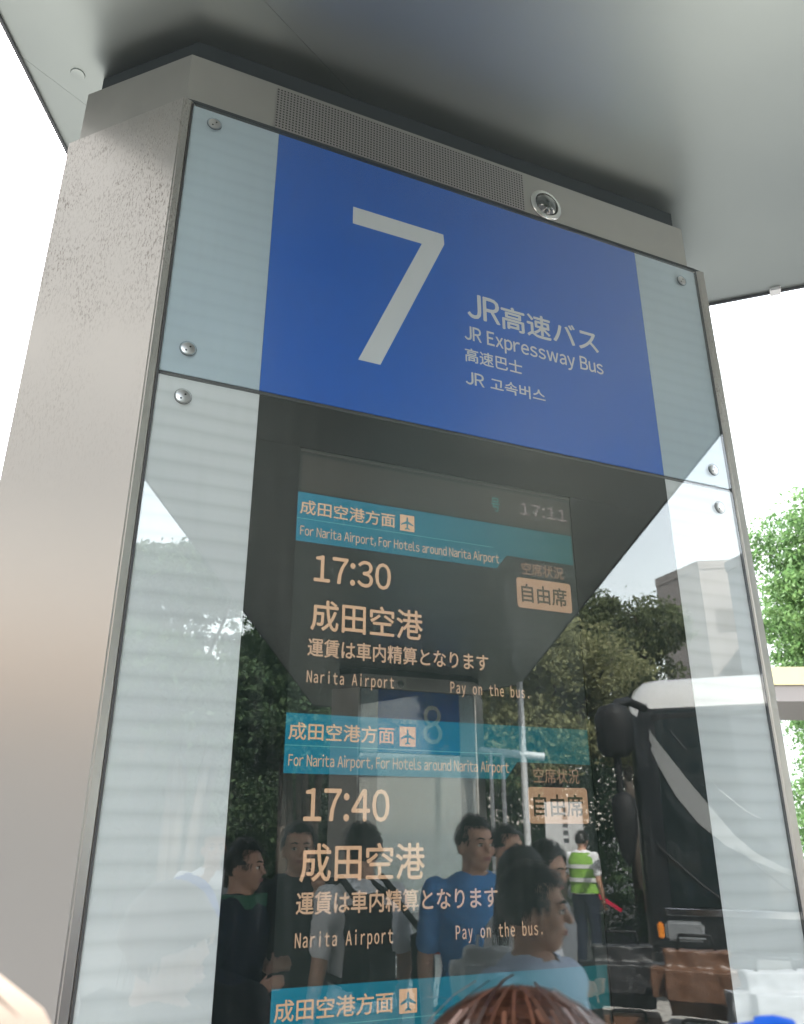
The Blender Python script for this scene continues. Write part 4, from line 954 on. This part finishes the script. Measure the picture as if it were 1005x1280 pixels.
# things people hold
def rest(o, label, cat): return tag(o, label, cat)
def on_person(pr, p): return Matrix.Translation(pr.location) @ Matrix.Rotation(pr.rotation_euler.z, 4, 'Z') @ Vector(p)
M['baton'] = mat('baton_red', (.6,.02,.05), .4, emit=(1,.05,.12), es=.25)
hp = on_person(mp_, (-.20,-.31,.98)); C.view_layer.update()
bt = empty('signal_baton', hp, 0, 'glowing red signal baton in the hand of the traffic marshal', 'baton')
v = Vector((.19,.10,-.13)); obj('glow_tube', tube(BM(), [(0,0,0), v, v*2.2], .024, 12), M['baton'], bt, True); obj('handle', tube(BM(), [v*-.6, (0,0,0)], .02, 10), M['blackcloth'], bt, True)
def bag(loc, w, d, h, m, label, rz=0, strap=None, sm='blackcloth', m2=None):
    r = empty('shoulder_bag' if strap else 'carrier_bag', loc, rz, label, 'bag')
    bm = BM(); box(bm, -w/2,w/2,-d/2,d/2,0,h); bmesh.ops.bevel(bm, geom=bm.edges[:], offset=min(w,d)*.3, segments=3, affect='EDGES')
    o = remeshed('bag_body', bm, M[m], r, .008, 3, (.02,.05))
    if m2:
        bm = BM(); box(bm, -w/2-.004,w/2+.004,-d/2-.004,d/2+.004,h*.52,h+.03); bmesh.ops.bevel(bm, geom=bm.edges[:], offset=min(w,d)*.3, segments=3, affect='EDGES'); remeshed('bag_top', bm, M[m2], r, .008, 3, (.03,.05))
    if strap: obj('strap', tube(BM(), strap, .014, 6), M[sm], r, True)
    else: obj('handle', tube(BM(), [(-w*.15,0,h),(-w*.12,0,h+.06),(w*.12,0,h+.06),(w*.15,0,h)], .005, 6), M[sm if not m2 else m2], r, True)
    return r
bag((1.19,-1.05,1.04), .20,.12,.27, 'cyanbag', 'cyan and white carrier bag held beside the profile woman', .5, None, 'whitebag', 'whitebag')
bag((1.66,-2.50,1.00), .10,.16,.24, 'blackcloth', 'black sling bag on the hip of the man in the white T-shirt', R(20), [(0,0,.22),(-.12,.09,.36),(-.27,.02,.46),(-.38,-.10,.36),(-.30,-.16,.2)])
bp_ = empty('backpack', (1.40,-2.62,0), face_to(1.40,-2.62,-150)+math.pi/2, 'black backpack worn by the man in the white T-shirt', 'bag')
bm = BM(); box(bm, -.19,.03,.13,.28,.98,1.40); bmesh.ops.bevel(bm, geom=bm.edges[:], offset=.05, segments=4, affect='EDGES'); bpk = remeshed('pack', bm, M['blackcloth'], bp_, .010, 4, (.02,.06))
bm = BM(); box(bm, -.16,.0,.27,.33,1.0,1.20); bmesh.ops.bevel(bm, geom=bm.edges[:], offset=.025, segments=3, affect='EDGES'); obj('front_pocket', bm, M['blackcloth'], bpk, True)
for sx_ in (-.12,.10): obj('strap', tube(BM(), [(sx_,.16,1.38),(sx_,.02,1.455),(sx_*1.05,-.13,1.36),(sx_*1.3,-.12,1.18),(sx_*1.5,.0,1.06),(sx_,.14,1.03)], .017, 6), M['blackcloth'], bp_, True)
bag((2.2,-2.12,.75), .26,.12,.30, 'blackcloth', 'black handbag hanging beside the tied-hair woman', .3)
# suitcases standing on the pavement before the coach
def suitcase(loc, w, h, m, label, rz):
    r = empty('suitcase', loc, rz, label, 'suitcase', 'suitcases standing on the pavement')
    bm = BM(); box(bm, -w/2,w/2,-.13,.13,.05,h); bmesh.ops.bevel(bm, geom=bm.edges[:], offset=.045, segments=4, affect='EDGES'); sh_ = obj('shell', bm, M[m], r, True, 50)
    for k in range(5): obj('rib', bevbox(-w*.36+k*w*.18-.008,-w*.36+k*w*.18+.008,-.136,-.128,.10,h-.06,.002,1), M[m], sh_)
    obj('handle', tube(BM(), [(-.09,.09,h-.02),(-.09,.09,h+.02),(-.07,.09,h+.03),(.07,.09,h+.03),(.09,.09,h+.02),(.09,.09,h-.02)], .009, 8), M['rubber'], r, True)
    for sx_ in (-1,1):
        for sy_ in (-1,1): obj('wheel', lathe(BM(), (sx_*w*.38-.012,sy_*.09,.027), (1,0,0), [(0,0),(0,.026),(.024,.026),(.024,0)], 14), M['rubber'], r, True, 40)
M['case_brown'] = mat('brown_case', (.12,.06,.035), .4, bump=(90,.1,.001)); M['case_blue'] = mat('blue_case', (.03,.07,.20), .35, bump=(90,.1,.001)); M['case_grey'] = mat('silver_case', (.35,.35,.36), .35, bump=(90,.1,.001))
for x_, y_, w_, hh, m_, l_, rz_ in ((3.12,-2.95,.44,.72,'case_brown','large brown suitcase under a black holdall, leftmost of the luggage before the coach',.6),
        (3.24,-2.48,.46,.74,'case_grey','large silver suitcase between the brown and the blue one',.9), (3.30,-2.02,.44,.70,'case_blue','large blue suitcase at the right end of the luggage before the coach',.5)):
    suitcase((x_,y_,0), w_, hh, m_, l_, rz_)
M['case_black'] = mat('black_case', (.02,.02,.022), .5, bump=(120,.2,.001))
for x_, y_, z_, m_, l_, rz_ in ((3.12,-2.95,.755,'case_black','black holdall lying on the large brown suitcase',.6), (3.24,-2.48,.775,'case_brown','tan cabin bag lying on the large silver suitcase',.8), (3.30,-2.02,.735,'greyshirt','pale grey cloth bag lying on the large blue suitcase',.4)):
    r_ = empty('travel_bag', (x_,y_,z_), rz_, l_, 'bag', 'bags lying on the suitcases')
    bm = BM(); box(bm, -.24,.24,-.13,.13,0,.30); bmesh.ops.bevel(bm, geom=bm.edges[:], offset=.08, segments=4, affect='EDGES'); remeshed('bag_body', bm, M[m_], r_, .010, 3, (.03,.08))
    obj('handle', tube(BM(), [(-.10,0,.28),(-.08,0,.37),(.08,0,.37),(.10,0,.28)], .010, 6), M['rubber'], r_, True)

# belt stanchion
sp = empty('belt_stanchion', (1.78,-2.78,0), .4, 'black queue post with a red belt head before pillar 8', 'stanchion')
obj('base', lathe(BM(), (0,0,0), (0,0,1), [(0,.16),(.02,.16),(.04,.05),(.05,.03)], 28), M['blackcloth'], sp, True, 40)
obj('post', lathe(BM(), (0,0,.05), (0,0,1), [(0,.032),(.88,.032)], 18), M['blackcloth'], sp, True); obj('belt_cassette', lathe(BM(), (0,0,.93), (0,0,1), [(0,.036),(.01,.042),(.15,.042),(.16,.03),(.16,0)], 20), M['blackcloth'], sp, True, 40)
obj('belt', bevbox(-.12,.12,-.003,.003,1.095,1.135,.001,1), M['redbelt'], sp)
sf = obj('green_scarf', ringwall(BM(), [(-.10,-.09),(.10,-.09),(.11,.07),(-.11,.07)], [(-.06,-.06),(.06,-.06),(.07,.05),(-.07,.05)], 1.29, 1.345), M['greencollar']); sf.location = (.87,-2.80,.04); sf.rotation_euler = (0,0,face_to(.87,-2.80,65)+math.pi/2); tag(sf, 'green scarf around the neck of the dark-clad person', 'scarf')

# the three heads that reach into the bottom of the view, one replacing a fingertip
br, _a, bMh, bs = person((.218,-.735), 1.528, R(40), 'person with chestnut brown hair whose crown rises at the bottom centre of the view', 'darkshirt', 'jeans', 'bob', 'hairbrown', ('hang','hang'), fem=True, vox=.010, seed=30, hairn=200, group='people standing right at pillar 7')
M['hairblack2'] = M['hairbrown']
roots = []; rd = random.Random(77); rx, ry, rz = .099*bs, .113*bs, .121*bs
for _ in range(15000):
    # fine hair sweeping from a side parting over the crown, flowing with position
    a0 = rd.uniform(-1.3,1.3); x0 = rd.triangular(-.97,.75,-.5); e_ = math.sqrt(max(.02, 1-x0*x0))
    p = Vector((x0*rx, math.sin(a0)*ry*e_, math.cos(a0)*rz*e_)); path = Path(); path.n = []
    L = rd.uniform(.05,.22); wob = rd.gauss(0,.06)
    lk = noise.noise(Vector((a0*5, x0*1.5, 3.3))); lift = 1.0+.035*(lk+.5)+rd.random()**4*.05
    for i in range(11):
        q = Vector((p.x/rx, p.y/ry, p.z/rz)).normalized()*lift; pp = Vector((q.x*rx, q.y*ry, q.z*rz))
        path.append(bMh @ pp); nn = pp.normalized(); path.n.append(bMh.to_3x3() @ (nn+Vector((rd.uniform(-.25,.25),rd.uniform(-.25,.25),0))))
        yy = q.y; t = Vector((1.0, .55*yy+.35*noise.noise(Vector((q.x*2, yy*4, 1)))+wob, -.04*i)); t = t-nn*t.dot(nn); p = pp+t.normalized()*L/11
    roots.append(path)
for _ in range(8):     # stray hairs
    a0 = rd.uniform(-1,1); p = Vector((rd.uniform(-.6,.6)*rx, math.sin(a0)*ry*.8, math.cos(a0)*rz)); path = Path(); path.n = []
    d_ = Vector((rd.uniform(.2,1), rd.uniform(-.4,.4), rd.uniform(.0,.5)))
    for i in range(6): path.append(bMh @ p); path.n.append(Vector((0,0,1))); p = p+d_.normalized()*.009; d_.z -= .25
    roots.append(path)
hr = strands('hair_strands', roots, M['hairbrown'], [c_ for c_ in br.children if c_.name.startswith('hair')][0], .00030, 5)
cp_, _a, cMh, cs = person((.287,-.900), 1.538, R(100), 'person in a bright blue cap at the bottom right corner of the view', 'darkshirt', 'jeans', None, 'hairblack', ('hang','hang'), vox=.012, seed=31, group='people standing right at pillar 7', hairn=200)
cb = BM(); ell(cb, (0,0,0), (.092*cs,.108*cs,.120*cs), None, 28, 18); bmesh.ops.delete(cb, geom=[v_ for v_ in cb.verts if v_.co.z < .015], context='VERTS')
for v_ in cb.verts: v_.co = cMh @ v_.co
co_ = obj('cap', cb, M['bluecap'], cp_, True)
cb = BM(); lathe(cb, cMh @ Vector((0,0,.118*cs)), (0,0,1), [(0,.011),(.004,.010),(.006,0)], 14); obj('cap_button', cb, M['bluecap'], co_, True)
cb = BM(); ell(cb, cMh @ Vector((0,-.115*cs,.022*cs)), (.072*cs,.075*cs,.008*cs), None, 24, 8); obj('cap_visor', cb, M['bluecap'], co_, True)
hp_, _a, hMh, hs = person((-.155,-.90), 1.584, R(95), 'person in a cream cloth hat, in place of a blurred fingertip at the bottom left corner', 'whiteshirt', 'beigecloth', 'short', 'hairblack', ('hang','hang'), vox=.012, seed=32, group='people standing right at pillar 7', hairn=200)  # hatted figure added in place of a fingertip at the lens
cb = BM(); lathe(cb, hMh @ Vector((0,0,.02)), (0,0,1), [(-.03,.096),(-.02,.102),(0,.104),(.03,.102),(.055,.095),(.078,.080),(.094,.058),(.104,.030),(.108,0)], 32, 1, 1.1); obj('fingertip_hat', cb, M['fingertip_tone'], hp_, True)
